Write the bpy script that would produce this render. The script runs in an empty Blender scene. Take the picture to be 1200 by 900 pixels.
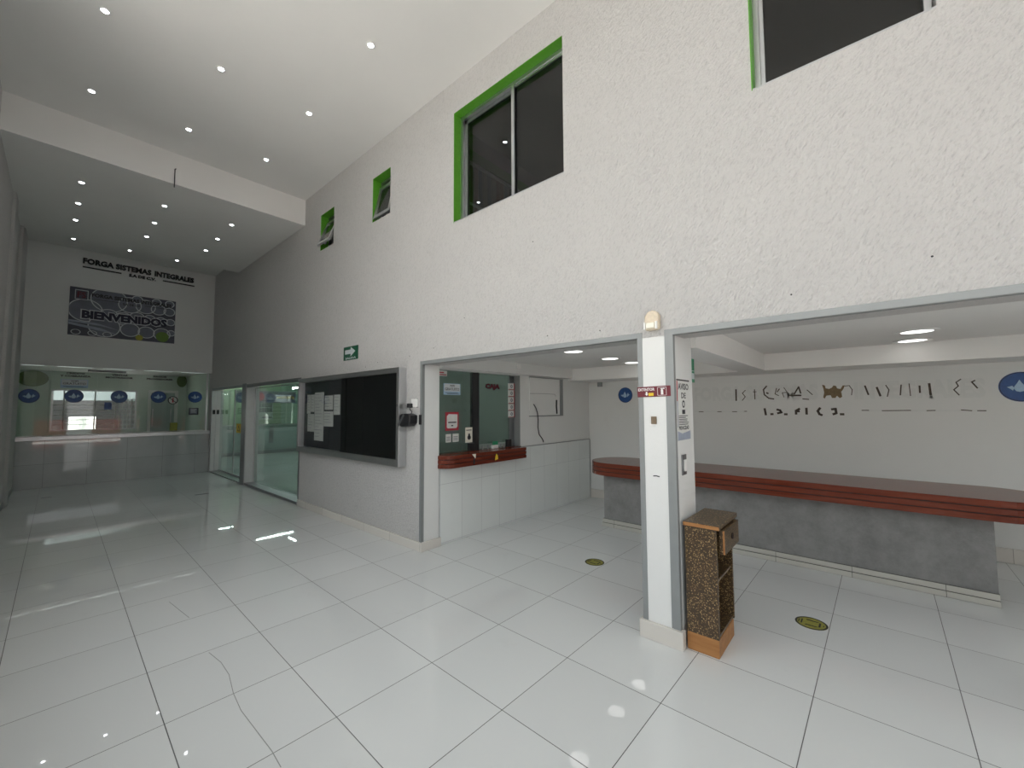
import bpy, bmesh, math, random
from mathutils import Matrix, Vector
random.seed(7)
C = bpy.context.scene.collection
PI = math.pi

# ------------------------------------------------------------------ materials
def nodes_of(name):
    m = bpy.data.materials.new(name); m.use_nodes = True
    nt = m.node_tree; nt.nodes.clear()
    out = nt.nodes.new('ShaderNodeOutputMaterial')
    return m, nt, out

def N(nt, typ, **kw):
    n = nt.nodes.new(typ)
    for k, v in kw.items():
        if k in n.inputs: n.inputs[k].default_value = v
        else: setattr(n, k, v)
    return n

def mathn(nt, op, a, b=None, c=None):
    n = nt.nodes.new('ShaderNodeMath'); n.operation = op
    for i, v in enumerate((a, b, c)):
        if v is None: continue
        if isinstance(v, (int, float)): n.inputs[i].default_value = v
        else: nt.links.new(v, n.inputs[i])
    return n.outputs[0]

def col4(c): return (c[0], c[1], c[2], 1.0)

def mixc(nt, fac, a, b):
    n = nt.nodes.new('ShaderNodeMix'); n.data_type = 'RGBA'
    for i, v in ((0, fac), (6, a), (7, b)):
        if isinstance(v, tuple): n.inputs[i].default_value = col4(v)
        elif isinstance(v, (int, float)): n.inputs[i].default_value = v
        else: nt.links.new(v, n.inputs[i])
    return n.outputs[2]

def pos(nt):
    return nt.nodes.new('ShaderNodeNewGeometry').outputs['Position']

def noise(nt, scale, detail=3.0, rough=0.6, vec=None, stretch=None, rot=None):
    v = vec if vec is not None else pos(nt)
    if stretch is not None or rot is not None:
        mp = nt.nodes.new('ShaderNodeMapping')
        if rot: mp.vector_type = 'TEXTURE'
        if stretch: mp.inputs['Scale'].default_value = stretch
        if rot: mp.inputs['Rotation'].default_value = rot
        nt.links.new(v, mp.inputs['Vector']); v = mp.outputs[0]
    n = N(nt, 'ShaderNodeTexNoise', Scale=scale, Detail=detail, Roughness=rough)
    nt.links.new(v, n.inputs['Vector'])
    return n.outputs['Fac']

def ramp(nt, fac, lo, hi):
    n = nt.nodes.new('ShaderNodeMapRange'); n.inputs[1].default_value = lo; n.inputs[2].default_value = hi
    nt.links.new(fac, n.inputs[0]); return n.outputs[0]

def bsdf(nt, out, color=None, rough=0.5, metal=0.0, spec=0.5, normal=None):
    b = nt.nodes.new('ShaderNodeBsdfPrincipled')
    if isinstance(color, tuple): b.inputs['Base Color'].default_value = col4(color)
    elif color is not None: nt.links.new(color, b.inputs['Base Color'])
    if isinstance(rough, (int, float)): b.inputs['Roughness'].default_value = rough
    else: nt.links.new(rough, b.inputs['Roughness'])
    b.inputs['Metallic'].default_value = metal
    b.inputs['Specular IOR Level'].default_value = spec
    if normal is not None: nt.links.new(normal, b.inputs['Normal'])
    nt.links.new(b.outputs[0], out.inputs[0])
    return b

def bump(nt, h, strength, dist):
    n = N(nt, 'ShaderNodeBump', Strength=strength, Distance=dist)
    nt.links.new(h, n.inputs['Height']); return n.outputs[0]

def plain(name, color, rough=0.5, metal=0.0, var=0.06, scale=14.0, spec=0.5):
    m, nt, out = nodes_of(name)
    f = noise(nt, scale)
    k = tuple(max(0, c * (1 - var)) for c in color); l = tuple(min(1, c * (1 + var)) for c in color)
    bsdf(nt, out, mixc(nt, f, k, l), rough, metal, spec)
    return m

def plaster(name, color, bscale, strength, dist, diag=False, stain=0.0):
    m, nt, out = nodes_of(name)
    f = noise(nt, 2.3, 5.0)
    c = mixc(nt, f, tuple(x * 0.95 for x in color), color)
    if stain:
        s = ramp(nt, noise(nt, 1.1, 6.0, 0.7), 0.62, 0.8)
        c = mixc(nt, mathn(nt, 'MULTIPLY', s, stain), c, (0.42, 0.38, 0.32))
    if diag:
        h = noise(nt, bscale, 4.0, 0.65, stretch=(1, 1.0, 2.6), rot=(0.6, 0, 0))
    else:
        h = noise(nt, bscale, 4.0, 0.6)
    if diag: c = mixc(nt, mathn(nt, 'MULTIPLY', ramp(nt, h, 0.50, 0.26), 0.48), c, tuple(x*0.60 for x in color))  # deepens the pit shade in the colour where the bump stays faint
    bsdf(nt, out, c, 0.85, 0, 0.25, bump(nt, h, strength, dist))
    return m

def emit(name, color, strength):
    m, nt, out = nodes_of(name)
    e = N(nt, 'ShaderNodeEmission', Strength=strength); e.inputs[0].default_value = col4(color)
    nt.links.new(e.outputs[0], out.inputs[0]); return m

def glass(name, tint, ior=1.45, rough=0.0):
    m, nt, out = nodes_of(name)
    t = nt.nodes.new('ShaderNodeBsdfTransparent'); t.inputs[0].default_value = col4(tint)
    g = N(nt, 'ShaderNodeBsdfGlossy', Roughness=rough); g.inputs[0].default_value = (1, 1, 1, 1)
    fr = N(nt, 'ShaderNodeFresnel', IOR=ior)
    bf = nt.nodes.new('ShaderNodeNewGeometry').outputs['Backfacing']
    nt.links.new(mathn(nt, 'SUBTRACT', ior, mathn(nt, 'MULTIPLY', bf, ior - 1.0/ior)), fr.inputs['IOR'])
    mx = nt.nodes.new('ShaderNodeMixShader')
    nt.links.new(fr.outputs[0], mx.inputs[0]); nt.links.new(t.outputs[0], mx.inputs[1]); nt.links.new(g.outputs[0], mx.inputs[2])
    nt.links.new(mx.outputs[0], out.inputs[0]); return m

def tiled(name, color, grout, axes, size, origin, width, rough, var=0.04, rotz=0.0, marble=0.0, bumpy=0.0, spec=0.5):
    """tiles of size (a, b) along two world axes, with joints"""
    m, nt, out = nodes_of(name)
    sep = nt.nodes.new('ShaderNodeSeparateXYZ')
    nt.links.new(pos(nt), sep.inputs[0])
    w = [sep.outputs[0], sep.outputs[1], sep.outputs[2]]
    if rotz:
        cx = mathn(nt, 'SUBTRACT', mathn(nt, 'MULTIPLY', w[0], math.cos(rotz)), mathn(nt, 'MULTIPLY', w[1], math.sin(rotz)))
        cy = mathn(nt, 'ADD', mathn(nt, 'MULTIPLY', w[0], math.sin(rotz)), mathn(nt, 'MULTIPLY', w[1], math.cos(rotz)))
        w = [cx, cy, w[2]]
    es, cells = [], []
    for a, s, o in zip(axes, size, origin):
        q = mathn(nt, 'DIVIDE', mathn(nt, 'SUBTRACT', w[a], o), s)
        fl = mathn(nt, 'FLOOR', q)
        fr = mathn(nt, 'SUBTRACT', q, fl)
        e = mathn(nt, 'MULTIPLY', mathn(nt, 'MINIMUM', fr, mathn(nt, 'SUBTRACT', 1.0, fr)), s)
        es.append(e); cells.append(fl)
    g = mathn(nt, 'LESS_THAN', mathn(nt, 'MINIMUM', es[0], es[1]), width / 2)
    cb = nt.nodes.new('ShaderNodeCombineXYZ')
    nt.links.new(cells[0], cb.inputs[0]); nt.links.new(cells[1], cb.inputs[1])
    wn = nt.nodes.new('ShaderNodeTexWhiteNoise'); nt.links.new(cb.outputs[0], wn.inputs['Vector'])
    c = mixc(nt, wn.outputs[0], tuple(x * (1 - var) for x in color), color)
    if marble:
        f = ramp(nt, noise(nt, 3.0, 7.0, 0.65), 0.35, 0.75)
        c = mixc(nt, mathn(nt, 'MULTIPLY', f, marble), c, tuple(x * 0.62 for x in color))
    # scuffs and faint dirt with a shape of their own
    d = ramp(nt, noise(nt, 1.7, 8.0, 0.72), 0.60, 0.85)
    c = mixc(nt, mathn(nt, 'MULTIPLY', d, 0.16), c, (0.30, 0.29, 0.27))
    c = mixc(nt, g, c, grout)
    r = mathn(nt, 'ADD', mathn(nt, 'MULTIPLY', g, 0.4), mathn(nt, 'ADD', rough, mathn(nt, 'MULTIPLY', d, 0.06)))
    nrm = None
    if bumpy:
        h = mathn(nt, 'ADD', noise(nt, 1.2, 2.0), mathn(nt, 'MULTIPLY', wn.outputs[0], 0.0))
        nrm = bump(nt, h, bumpy, 0.01)
    bsdf(nt, out, c, r, 0, spec, nrm)
    return m

M = {}
M['floor'] = tiled('polished floor tile', (0.69, 0.71, 0.705), (0.09, 0.09, 0.09), (0, 1), (0.5998, 0.5998), (0.421, 3.345), 0.0042, 0.022, var=0.05, rotz=0.0145, bumpy=0.035)
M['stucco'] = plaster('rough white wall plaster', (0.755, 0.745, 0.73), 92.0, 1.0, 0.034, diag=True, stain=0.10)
M['plain_wall'] = plaster('smooth white wall paint', (0.76, 0.77, 0.755), 26.0, 0.22, 0.01, stain=0.12)
M['ceiling'] = plaster('white ceiling paint', (0.85, 0.845, 0.825), 9.0, 0.12, 0.01)
M['marble'] = tiled('grey polished marble cladding', (0.50, 0.51, 0.52), (0.16, 0.16, 0.16), (0, 2), (0.62, 0.48), (0.03, 0.0), 0.005, 0.035, var=0.06, marble=0.3, spec=0.8)
M['white_tile'] = tiled('white glazed wall tile', (0.78, 0.815, 0.80), (0.50, 0.52, 0.52), (0, 2), (0.335, 0.67), (0.05, 0.02), 0.005, 0.10, var=0.05, marble=0.08)
M['plinth'] = tiled('pale plinth tile', (0.70, 0.67, 0.62), (0.25, 0.23, 0.2), (1, 2), (0.6, 0.5), (0.2, -0.2), 0.004, 0.2, var=0.1)
M['plinth_dull'] = tiled('dull plinth tile', (0.50, 0.49, 0.44), (0.10, 0.10, 0.09), (1, 2), (0.6, 0.05), (0.2, 0.0), 0.004, 0.2, var=0.08)
M['plinth_front'] = tiled('pale plinth tile end', (0.70, 0.67, 0.62), (0.25, 0.23, 0.2), (0, 2), (0.6, 0.5), (0.2, -0.2), 0.004, 0.2, var=0.1)
M['alu'] = plain('brushed aluminium', (0.62, 0.63, 0.64), 0.32, 1.0)
M['alu_paint'] = plain('grey painted metal edging', (0.26, 0.275, 0.275), 0.45, 0.1)
M['alu_dark'] = plain('dark aluminium', (0.30, 0.31, 0.32), 0.35, 0.9)
M['polished'] = plain('polished aluminium', (0.85, 0.86, 0.87), 0.07, 1.0)
M['green'] = plain('green paint', (0.10, 0.36, 0.025), 0.5, 0, 0.18, 30)
M['greenwall'] = plain('dull green paint', (0.12, 0.20, 0.04), 0.6, 0, 0.3, 9)
M['black'] = plain('black plastic', (0.012, 0.012, 0.014), 0.35)
M['letter'] = plain('black letter acrylic', (0.006, 0.006, 0.008), 0.35)
M['ink'] = plain('black print', (0.03, 0.03, 0.035), 0.6)
M['white'] = plain('white plastic', (0.82, 0.82, 0.80), 0.4)
M['paper'] = plain('white paper', (0.72, 0.73, 0.70), 0.8, 0, 0.1, 40)
M['cloth'] = plain('dark notice cloth', (0.010, 0.013, 0.016), 0.9, 0, 0.3, 80)
M['red'] = plain('red sign print', (0.13, 0.003, 0.014), 0.5)
M['redpaint'] = plain('red border print', (0.42, 0.03, 0.05), 0.5)
M['yellow'] = plain('yellow print', (0.75, 0.52, 0.02), 0.5)
M['mat_yellow'] = plain('yellow floor vinyl', (0.27, 0.26, 0.05), 0.5, 0, 0.25, 60)
M['signgreen'] = plain('green sign print', (0.012, 0.22, 0.10), 0.4)
M['signgreen_dark'] = plain('dark green sign print', (0.008, 0.09, 0.045), 0.4)
M['blue'] = plain('blue decal print', (0.012, 0.075, 0.26), 0.35, 0, 0.35, 25)
M['lightblue'] = plain('pale blue decal print', (0.38, 0.55, 0.72), 0.4, 0, 0.2, 40)
M['cream'] = plain('aged cream plastic', (0.66, 0.57, 0.44), 0.5, 0, 0.2, 60)
M['cream_lens'] = plain('pale strobe lens', (0.82, 0.79, 0.68), 0.25, 0, 0.1)
M['brown'] = plain('brown tape residue', (0.20, 0.15, 0.10), 0.8, 0, 0.3, 90)
M['scar'] = plain('dark glue residue', (0.085, 0.07, 0.055), 0.85, 0, 0.5, 60)
M['scar_wood'] = plain('brown glue residue', (0.22, 0.16, 0.09), 0.85, 0, 0.4, 50)
M['tile_crack'] = plain('hairline crack dirt', (0.26, 0.27, 0.26), 0.8)
M['ghost'] = plain('repainted letter outline', (0.70, 0.715, 0.70), 0.9)
M['navy'] = plain('navy banner lettering', (0.006, 0.006, 0.03), 0.5)
M['bannerwhite'] = plain('white banner print', (0.62, 0.66, 0.68), 0.5)
M['bannergrey'] = plain('grey banner print', (0.16, 0.17, 0.21), 0.5, 0, 0.35, 6)
M['bannerdark'] = plain('dark banner print', (0.07, 0.075, 0.10), 0.5, 0, 0.4, 5)
M['bannerbright'] = plain('pale banner print', (0.33, 0.37, 0.46), 0.5, 0, 0.3, 9)
M['bannergreen'] = plain('green banner print', (0.13, 0.24, 0.03), 0.5, 0, 0.2, 9)
M['bannergold'] = plain('gold banner print', (0.35, 0.33, 0.04), 0.5, 0, 0.2, 9)
M['office_wall'] = plain('pale green office wall', (0.58, 0.68, 0.60), 0.7)
M['office_lime'] = plain('lime office wall', (0.55, 0.63, 0.44), 0.7)
M['teal'] = plain('grey green counter panel', (0.36, 0.44, 0.43), 0.3)
M['caja_wall'] = plain('dark grey green wall', (0.37, 0.41, 0.39), 0.7)
M['office_ceil'] = plain('white office ceiling', (0.7, 0.7, 0.68), 0.8)
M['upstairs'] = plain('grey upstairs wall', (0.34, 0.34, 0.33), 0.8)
M['book_red'] = plain('dull red slat', (0.25, 0.10, 0.08), 0.7)
M['book_blue'] = plain('dull blue slat', (0.12, 0.16, 0.24), 0.7)
M['book_grey'] = plain('dull grey slat', (0.30, 0.29, 0.27), 0.7)
M['concrete'] = plaster('street concrete', (0.55, 0.54, 0.52), 20.0, 0.4, 0.02)
M['street'] = plaster('asphalt', (0.50, 0.49, 0.47), 60.0, 0.5, 0.02)
M['asphalt'] = plaster('dark asphalt', (0.09, 0.09, 0.09), 60.0, 0.5, 0.02)
M['grille'] = plain('grey grille paint', (0.45, 0.45, 0.44), 0.5)
M['brickred'] = plain('red painted kerb', (0.36, 0.09, 0.06), 0.7, 0, 0.2)
M['facade'] = plain('dull street facade', (0.13, 0.125, 0.12), 0.8, 0, 0.2, 1.0)  # dark colour stands in for the shaded side of the street
M['facade_sunlit'] = plain('white sunlit patch', (0.85, 0.85, 0.85), 0.6)  # white stands in for sunlit patches across the street
M['patio_sky'] = plain('pale sky stand-in', (0.30, 0.34, 0.35), 0.8)  # colour for the strip of sky beyond the booth window
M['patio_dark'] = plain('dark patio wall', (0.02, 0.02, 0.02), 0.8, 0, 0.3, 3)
M['lamp'] = emit('downlight lens', (0.93, 0.97, 1.0), 45.0)
M['lamp_big'] = emit('annex downlight lens', (1.0, 0.98, 0.95), 3.5)
M['tube'] = emit('fluorescent tube', (0.92, 1.0, 0.96), 85.0)
M['tube_strip'] = emit('dim light strip', (0.95, 1.0, 0.98), 1.9)
M['glass'] = glass('clear glass', (0.97, 0.99, 0.98))
M['glass_green'] = glass('green tinted glass', (0.85, 0.92, 0.90))
M['glass_dark'] = glass('smoked window glass', (0.50, 0.52, 0.52))
M['glass_board'] = glass('thin clear acrylic', (0.95, 0.96, 0.96), 1.22)
M['paper_board'] = plain('greyed paper', (0.52, 0.53, 0.50), 0.8, 0, 0.1, 40)
M['satin'] = plain('jamb reflection white', (0.82, 0.83, 0.83), 0.22, 0.15)  # white colour in place of the bright reflections on the polished jambs
M['glass_caja'] = glass('dark green glass', (0.72, 0.79, 0.76))

def wood_mat(name, c1, c2, axis, rough):
    m, nt, out = nodes_of(name)
    st = [9.0, 9.0, 9.0]; st[axis] = 0.7
    f = noise(nt, 3.0, 5.0, 0.6, stretch=tuple(st))
    bsdf(nt, out, mixc(nt, ramp(nt, f, 0.3, 0.72), c1, c2), rough, 0, 0.3)
    return m
M['redwood'] = wood_mat('polished red wood', (0.115, 0.025, 0.013), (0.20, 0.050, 0.027), 1, 0.17)
M['redwood_x'] = wood_mat('polished red wood crosswise', (0.10, 0.02, 0.012), (0.18, 0.042, 0.022), 0, 0.18)
M['groove'] = plain('dark groove wood', (0.015, 0.006, 0.005), 0.6)
M['oak'] = wood_mat('worn brown wood', (0.30, 0.13, 0.045), (0.44, 0.22, 0.08), 1, 0.5)

def speckle(name):
    m, nt, out = nodes_of(name)
    v = N(nt, 'ShaderNodeTexVoronoi', Scale=100.0)
    nt.links.new(pos(nt), v.inputs['Vector'])
    f = ramp(nt, v.outputs['Distance'], 0.22, 0.48)
    sel = nt.nodes.new('ShaderNodeSeparateColor'); nt.links.new(v.outputs['Color'], sel.inputs[0])
    on = mathn(nt, 'GREATER_THAN', sel.outputs[0], 0.22)
    flake = mixc(nt, sel.outputs[1], (0.17, 0.10, 0.035), (0.50, 0.36, 0.17))
    k = mathn(nt, 'MULTIPLY', on, mathn(nt, 'SUBTRACT', 1.0, f))
    base = mixc(nt, noise(nt, 18.0), (0.030, 0.020, 0.012), (0.085, 0.05, 0.025))
    bsdf(nt, out, mixc(nt, k, base, flake), 0.35, 0, 0.5)
    return m
M['chip'] = speckle('pressed chip laminate')

def stone_mat(name, color):
    m, nt, out = nodes_of(name)
    f = noise(nt, 5.0, 8.0, 0.75)
    g = noise(nt, 30.0, 4.0, 0.7)
    c = mixc(nt, ramp(nt, f, 0.3, 0.7), tuple(x * 0.72 for x in color), tuple(x * 1.12 for x in color))
    bsdf(nt, out, c, 0.8, 0, 0.3, bump(nt, g, 0.4, 0.01))
    return m
M['grey_stucco'] = stone_mat('grey trowelled plaster', (0.245, 0.245, 0.24))

# ------------------------------------------------------------------ mesh helpers
class MB:
    def __init__(s, mat=None):
        s.v, s.f, s.m = [], [], []; s.T = mat or Matrix.Identity(4); s.cur = 0
    def add(s, vs, fs):
        b = len(s.v); flip = s.T.determinant() < 0
        s.v += [tuple(s.T @ Vector(p)) for p in vs]
        for f in fs:
            f = [b + i for i in f]
            s.f.append(f[::-1] if flip else f); s.m.append(s.cur)
        return s
    def box(s, x0, x1, y0, y1, z0, z1):
        x0, x1 = min(x0, x1), max(x0, x1); y0, y1 = min(y0, y1), max(y0, y1); z0, z1 = min(z0, z1), max(z0, z1)
        v = [(x0,y0,z0),(x1,y0,z0),(x1,y1,z0),(x0,y1,z0),(x0,y0,z1),(x1,y0,z1),(x1,y1,z1),(x0,y1,z1)]
        return s.add(v, [(3,2,1,0),(4,5,6,7),(0,1,5,4),(1,2,6,5),(2,3,7,6),(3,0,4,7)])
    def prism(s, poly, z0, z1):
        """poly: ccw list of (x, y)"""
        n = len(poly)
        v = [(p[0], p[1], z0) for p in poly] + [(p[0], p[1], z1) for p in poly]
        return s.add(v, [tuple(range(n))[::-1], tuple(range(n, 2*n))] + [(i, (i+1) % n, n + (i+1) % n, n + i) for i in range(n)])
    def disc(s, cx, cy, r, z0, z1, n=28, ry=None):
        ry = ry or r
        return s.prism([(cx + r*math.cos(2*PI*i/n), cy + ry*math.sin(2*PI*i/n)) for i in range(n)], z0, z1)
    def ring(s, cx, cy, r0, r1, z0, z1, n=32, k=1.0):
        v = []
        for i in range(n):
            c, q = math.cos(2*PI*i/n), math.sin(2*PI*i/n)
            v += [(cx+r0*c, cy+r0*q*k, z0), (cx+r1*c, cy+r1*q*k, z0), (cx+r1*c, cy+r1*q*k, z1), (cx+r0*c, cy+r0*q*k, z1)]
        f = []
        for i in range(n):
            a, b = 4*i, 4*((i+1) % n)
            f += [(a+1, b+1, b+2, a+2), (a+2, b+2, b+3, a+3), (a+3, b+3, b, a), (a, b, b+1, a+1)]
        return s.add(v, f)
    def tube(s, pts, r, n=8):
        pts = [Vector(p) for p in pts]; rings = []
        for i, p in enumerate(pts):
            d = (pts[min(i+1, len(pts)-1)] - pts[max(i-1, 0)]).normalized()
            a = d.cross(Vector((0, 0, 1)))
            if a.length < 1e-4: a = d.cross(Vector((0, 1, 0)))
            a.normalize(); b = d.cross(a)
            rings.append([tuple(p + r*(math.cos(2*PI*k/n)*a + math.sin(2*PI*k/n)*b)) for k in range(n)])
        v = [q for g in rings for q in g]; f = []
        for i in range(len(pts)-1):
            for k in range(n):
                f.append((i*n+k, (i+1)*n+k, (i+1)*n+(k+1) % n, i*n+(k+1) % n))
        f += [tuple(range(n)), tuple(range((len(pts)-1)*n, len(pts)*n))[::-1]]
        return s.add(v, f)
    def ribbon(s, pts, w, z0, z1):
        """thick polyline in the local xy plane"""
        for (a, b) in zip(pts[:-1], pts[1:]):
            d = Vector((b[0]-a[0], b[1]-a[1])); L = d.length
            if L < 1e-6: continue
            d /= L; q = Vector((-d.y, d.x)) * w/2; e = d * w*0.35
            p = [(a[0]-e.x-q.x, a[1]-e.y-q.y), (b[0]+e.x-q.x, b[1]+e.y-q.y), (b[0]+e.x+q.x, b[1]+e.y+q.y), (a[0]-e.x+q.x, a[1]-e.y+q.y)]
            s.prism(p, z0, z1)
        return s
    def text(s, string, x0, y0, w, h, z0, z1, bold=0.0, shear=0.0):
        """lettering fitted into the box x0..x0+w, y0..y0+h of the local xy plane"""
        cu = bpy.data.curves.new('lettering', 'FONT'); cu.body = string; cu.size = 1.0; cu.offset = bold
        cu.extrude = 0.5; cu.resolution_u = 2; cu.shear = shear
        o = bpy.data.objects.new('lettering', cu); C.objects.link(o)
        dg = bpy.context.evaluated_depsgraph_get(); me = o.evaluated_get(dg).to_mesh()
        vs = [tuple(v.co) for v in me.vertices]; fs = [tuple(p.vertices) for p in me.polygons]
        o.evaluated_get(dg).to_mesh_clear(); bpy.data.objects.remove(o); bpy.data.curves.remove(cu)
        if not vs: return s
        ax, bx = min(v[0] for v in vs), max(v[0] for v in vs); ay, by = min(v[1] for v in vs), max(v[1] for v in vs)
        vs = [(x0 + (v[0]-ax)/(bx-ax)*w, y0 + (v[1]-ay)/(by-ay)*h, z0 + (v[2]+0.5)*(z1-z0)) for v in vs]
        return s.add(vs, fs)

def basis(o, u, v):
    u, v = Vector(u), Vector(v); n = u.cross(v)
    return Matrix(((u.x, v.x, n.x, o[0]), (u.y, v.y, n.y, o[1]), (u.z, v.z, n.z, o[2]), (0, 0, 0, 1)))
def on_right(x): return basis((x, 0, 0), (0, -1, 0), (0, 0, 1))      # wall facing -X: a = -y, b = z
def on_far(y): return basis((0, y, 0), (1, 0, 0), (0, 0, 1))         # wall facing -Y: a = x, b = z
FLOOR = Matrix.Identity(4)
CEIL = lambda z: basis((0, 0, z), (1, 0, 0), (0, -1, 0))             # facing down: a = x, b = -y

def build(name, mb, mats, parent=None, bevel=0.0, smooth=False):
    """one mesh object; its origin sits at the middle of its foot (or at the parent's origin)"""
    if not isinstance(mats, (list, tuple)): mats = [mats]
    me = bpy.data.meshes.new(name)
    if parent is not None: o0 = Vector(parent['_o'])
    else:
        xs, ys, zs = zip(*mb.v); o0 = Vector(((min(xs)+max(xs))/2, (min(ys)+max(ys))/2, min(zs)))
    me.from_pydata([tuple(Vector(p) - o0) for p in mb.v], [], mb.f)
    for m in mats: me.materials.append(M[m] if isinstance(m, str) else m)
    for p, i in zip(me.polygons, mb.m): p.material_index = min(i, len(mats)-1)
    bm = bmesh.new(); bm.from_mesh(me)
    bmesh.ops.recalc_face_normals(bm, faces=bm.faces)
    if bevel:
        bmesh.ops.remove_doubles(bm, verts=bm.verts, dist=1e-5)
        bmesh.ops.bevel(bm, geom=[e for e in bm.edges if e.is_manifold and e.calc_face_angle(0) > 0.6], offset=bevel, segments=2, affect='EDGES', profile=0.5)
    bm.to_mesh(me); bm.free(); me.update()
    if smooth:
        for p in me.polygons: p.use_smooth = True
    o = bpy.data.objects.new(name, me); C.objects.link(o)
    if parent is not None: o.parent = parent
    else: o.location = o0
    o['_o'] = tuple(o0)
    return o

def empty(name, loc):
    o = bpy.data.objects.new(name, None); C.objects.link(o); o.location = loc; o.empty_display_size = 0.1
    o['_o'] = tuple(loc); return o

def tag(o, label, cat, group=None):
    o['label'] = label; o['category'] = cat
    if group: o['group'] = group
    return o
def thing(name, loc, label, cat, group=None): return tag(empty(name, loc), label, cat, group)
def struct(name, mb, mats, **k):
    o = build(name, mb, mats, **k); o['kind'] = 'structure'; return o
def struct_root(name, loc):
    o = empty(name, loc); o['kind'] = 'structure'; return o
def dup(root, loc, label):
    r = root.copy(); C.objects.link(r); r.location = loc; r['label'] = label; r['_o'] = tuple(loc)
    for ch in list(root.children):
        c = ch.copy(); C.objects.link(c); c.parent = r
    return r

def holed(mb, a0, a1, b0, b1, c0, c1, holes):
    """slab in local (a, b, c) with rectangular holes through c; only outer faces"""
    A = sorted({a0, a1} | {min(max(h[k], a0), a1) for h in holes for k in (0, 1)})
    B = sorted({b0, b1} | {min(max(h[k], b0), b1) for h in holes for k in (2, 3)})
    def solid(i, j):
        if i < 0 or j < 0 or i >= len(A)-1 or j >= len(B)-1: return False
        ca, cb = (A[i]+A[i+1])/2, (B[j]+B[j+1])/2
        return not any(h[0] < ca < h[1] and h[2] < cb < h[3] for h in holes)
    for i in range(len(A)-1):
        for j in range(len(B)-1):
            if not solid(i, j): continue
            p, q, r, t = A[i], A[i+1], B[j], B[j+1]
            mb.add([(p,r,c0),(q,r,c0),(q,t,c0),(p,t,c0)], [(3,2,1,0)])
            mb.add([(p,r,c1),(q,r,c1),(q,t,c1),(p,t,c1)], [(0,1,2,3)])
            if not solid(i-1, j): mb.add([(p,r,c0),(p,t,c0),(p,t,c1),(p,r,c1)], [(3,2,1,0)])
            if not solid(i+1, j): mb.add([(q,r,c0),(q,t,c0),(q,t,c1),(q,r,c1)], [(0,1,2,3)])
            if not solid(i, j-1): mb.add([(p,r,c0),(q,r,c0),(q,r,c1),(p,r,c1)], [(0,1,2,3)])
            if not solid(i, j+1): mb.add([(p,t,c0),(q,t,c0),(q,t,c1),(p,t,c1)], [(3,2,1,0)])
    bm = bmesh.new()
    return mb

# ------------------------------------------------------------------ plan (metres; y runs down the hall, x across it)
WX, WT = 2.80, 3.04            # hall-side and far face of the long wall
FY = 12.71                     # far wall
AX = 6.45                      # back wall of the annex
CY = 3.82                      # cashier wall
HC, SLAB, HC2 = 5.13, 4.69, 5.04
Y0 = -3.2                      # street front
AC = 2.22                      # annex ceiling
def left_x(y): return -0.452 + 0.0165*(y-7.12)

# floor
struct('floor', MB().box(-0.9, AX+0.2, Y0-0.15, 18.6, -0.12, 0), 'floor')
# cracks in the tiles and drain slots
fl = bpy.data.objects['floor']
mb = MB()
for c in ([(0.769,3.306),(0.791,3.122),(0.789,2.949),(0.757,2.738),(0.744,2.558),(0.751,2.337),(0.757,2.152),(0.752,2.029)], [(0.74,4.411),(0.762,4.2),(0.788,3.963)]):
    mb.ribbon(c, 0.0035, 0.0002, 0.0008)
build('tile_crack', mb, 'tile_crack', fl)

# long wall between hall and annex / offices, with the two wide openings, glazed doorways and high windows
wins = [(-3.275, -1.865, 3.55, 4.77), (-0.477, 0.32, 3.525, 4.77), (-4.933, -4.505, 4.065, 4.67), (-6.51, -6.055, 4.09, 4.67)]
openings = [(-3.80, -1.25, -1, 2.075), (-1.0, 1.9, -1, 2.075), (-9.92, -7.14, -1, 2.10), (-12.62, -10.17, -1, 2.10)]
mb = MB(on_right(WX)); holed(mb, -FY-0.2, -Y0, 0, 5.6, -(WT-WX), 0, wins + openings)
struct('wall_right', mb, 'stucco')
# deep pier between the openings
struct('wall_middle', MB().box(WX-0.0003, 3.175, 0.9994, 1.2506, 0, 2.07).box(WX+0.0008, 3.175, 1.0003, 1.2497, 2.0705, AC-0.002), 'plain_wall')
# side wall of the hall (slightly out of square), with a shallow pilaster
mb = MB()
LY0, LY1, LZ0, LZ = -2.2, 4.6, 1.3, 4.8      # unseen street window beside the camera, shaped for the light it lets in
for ya, yb, za, zb in ((Y0, LY0, 0, 5.6), (LY0, LY1, LZ, 5.6), (LY0, LY1, 0, LZ0), (LY1, FY+0.1, 0, 5.6)):
    mb.prism([(left_x(ya), ya), (left_x(yb), yb), (left_x(yb)-0.2, yb), (left_x(ya)-0.2, ya)][::-1], za, zb)
for ya, yb, d in ((9.05, 9.5, 0.035), (10.65, 11.05, 0.04)):
    mb.prism([(left_x(ya)-0.01, ya), (left_x(ya)+d, ya), (left_x(yb)+d, yb), (left_x(yb)-0.01, yb)], 0, SLAB)
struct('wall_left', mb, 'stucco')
mb = MB()
for y in (LY0, LY0+1.7, LY0+3.4, LY0+5.1, LY1-0.05): mb.box(left_x(y)-0.14, left_x(y)-0.09, y, y+0.05, LZ0+0.001, LZ-0.001)
struct('daylight_window', mb, 'alu')
mb = MB(); mb.prism([(left_x(LY1), LY1), (left_x(LY1)+0.012, LY1), (left_x(FY)+0.012, FY-0.001), (left_x(FY), FY-0.001)], 0, 0.085)
struct('baseboard_left', mb, 'alu_dark')
# upper far wall over the glazed booth
struct('wall_back', MB().box(-0.6, WX-0.0005, FY, FY+0.18, 2.50, 5.6), 'plain_wall')
# booth front: marble parapet
mb = MB().box(-0.6, WX-0.001, FY, FY+0.15, 0, 0.955)
struct('wall_parapet', mb, 'marble')
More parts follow.
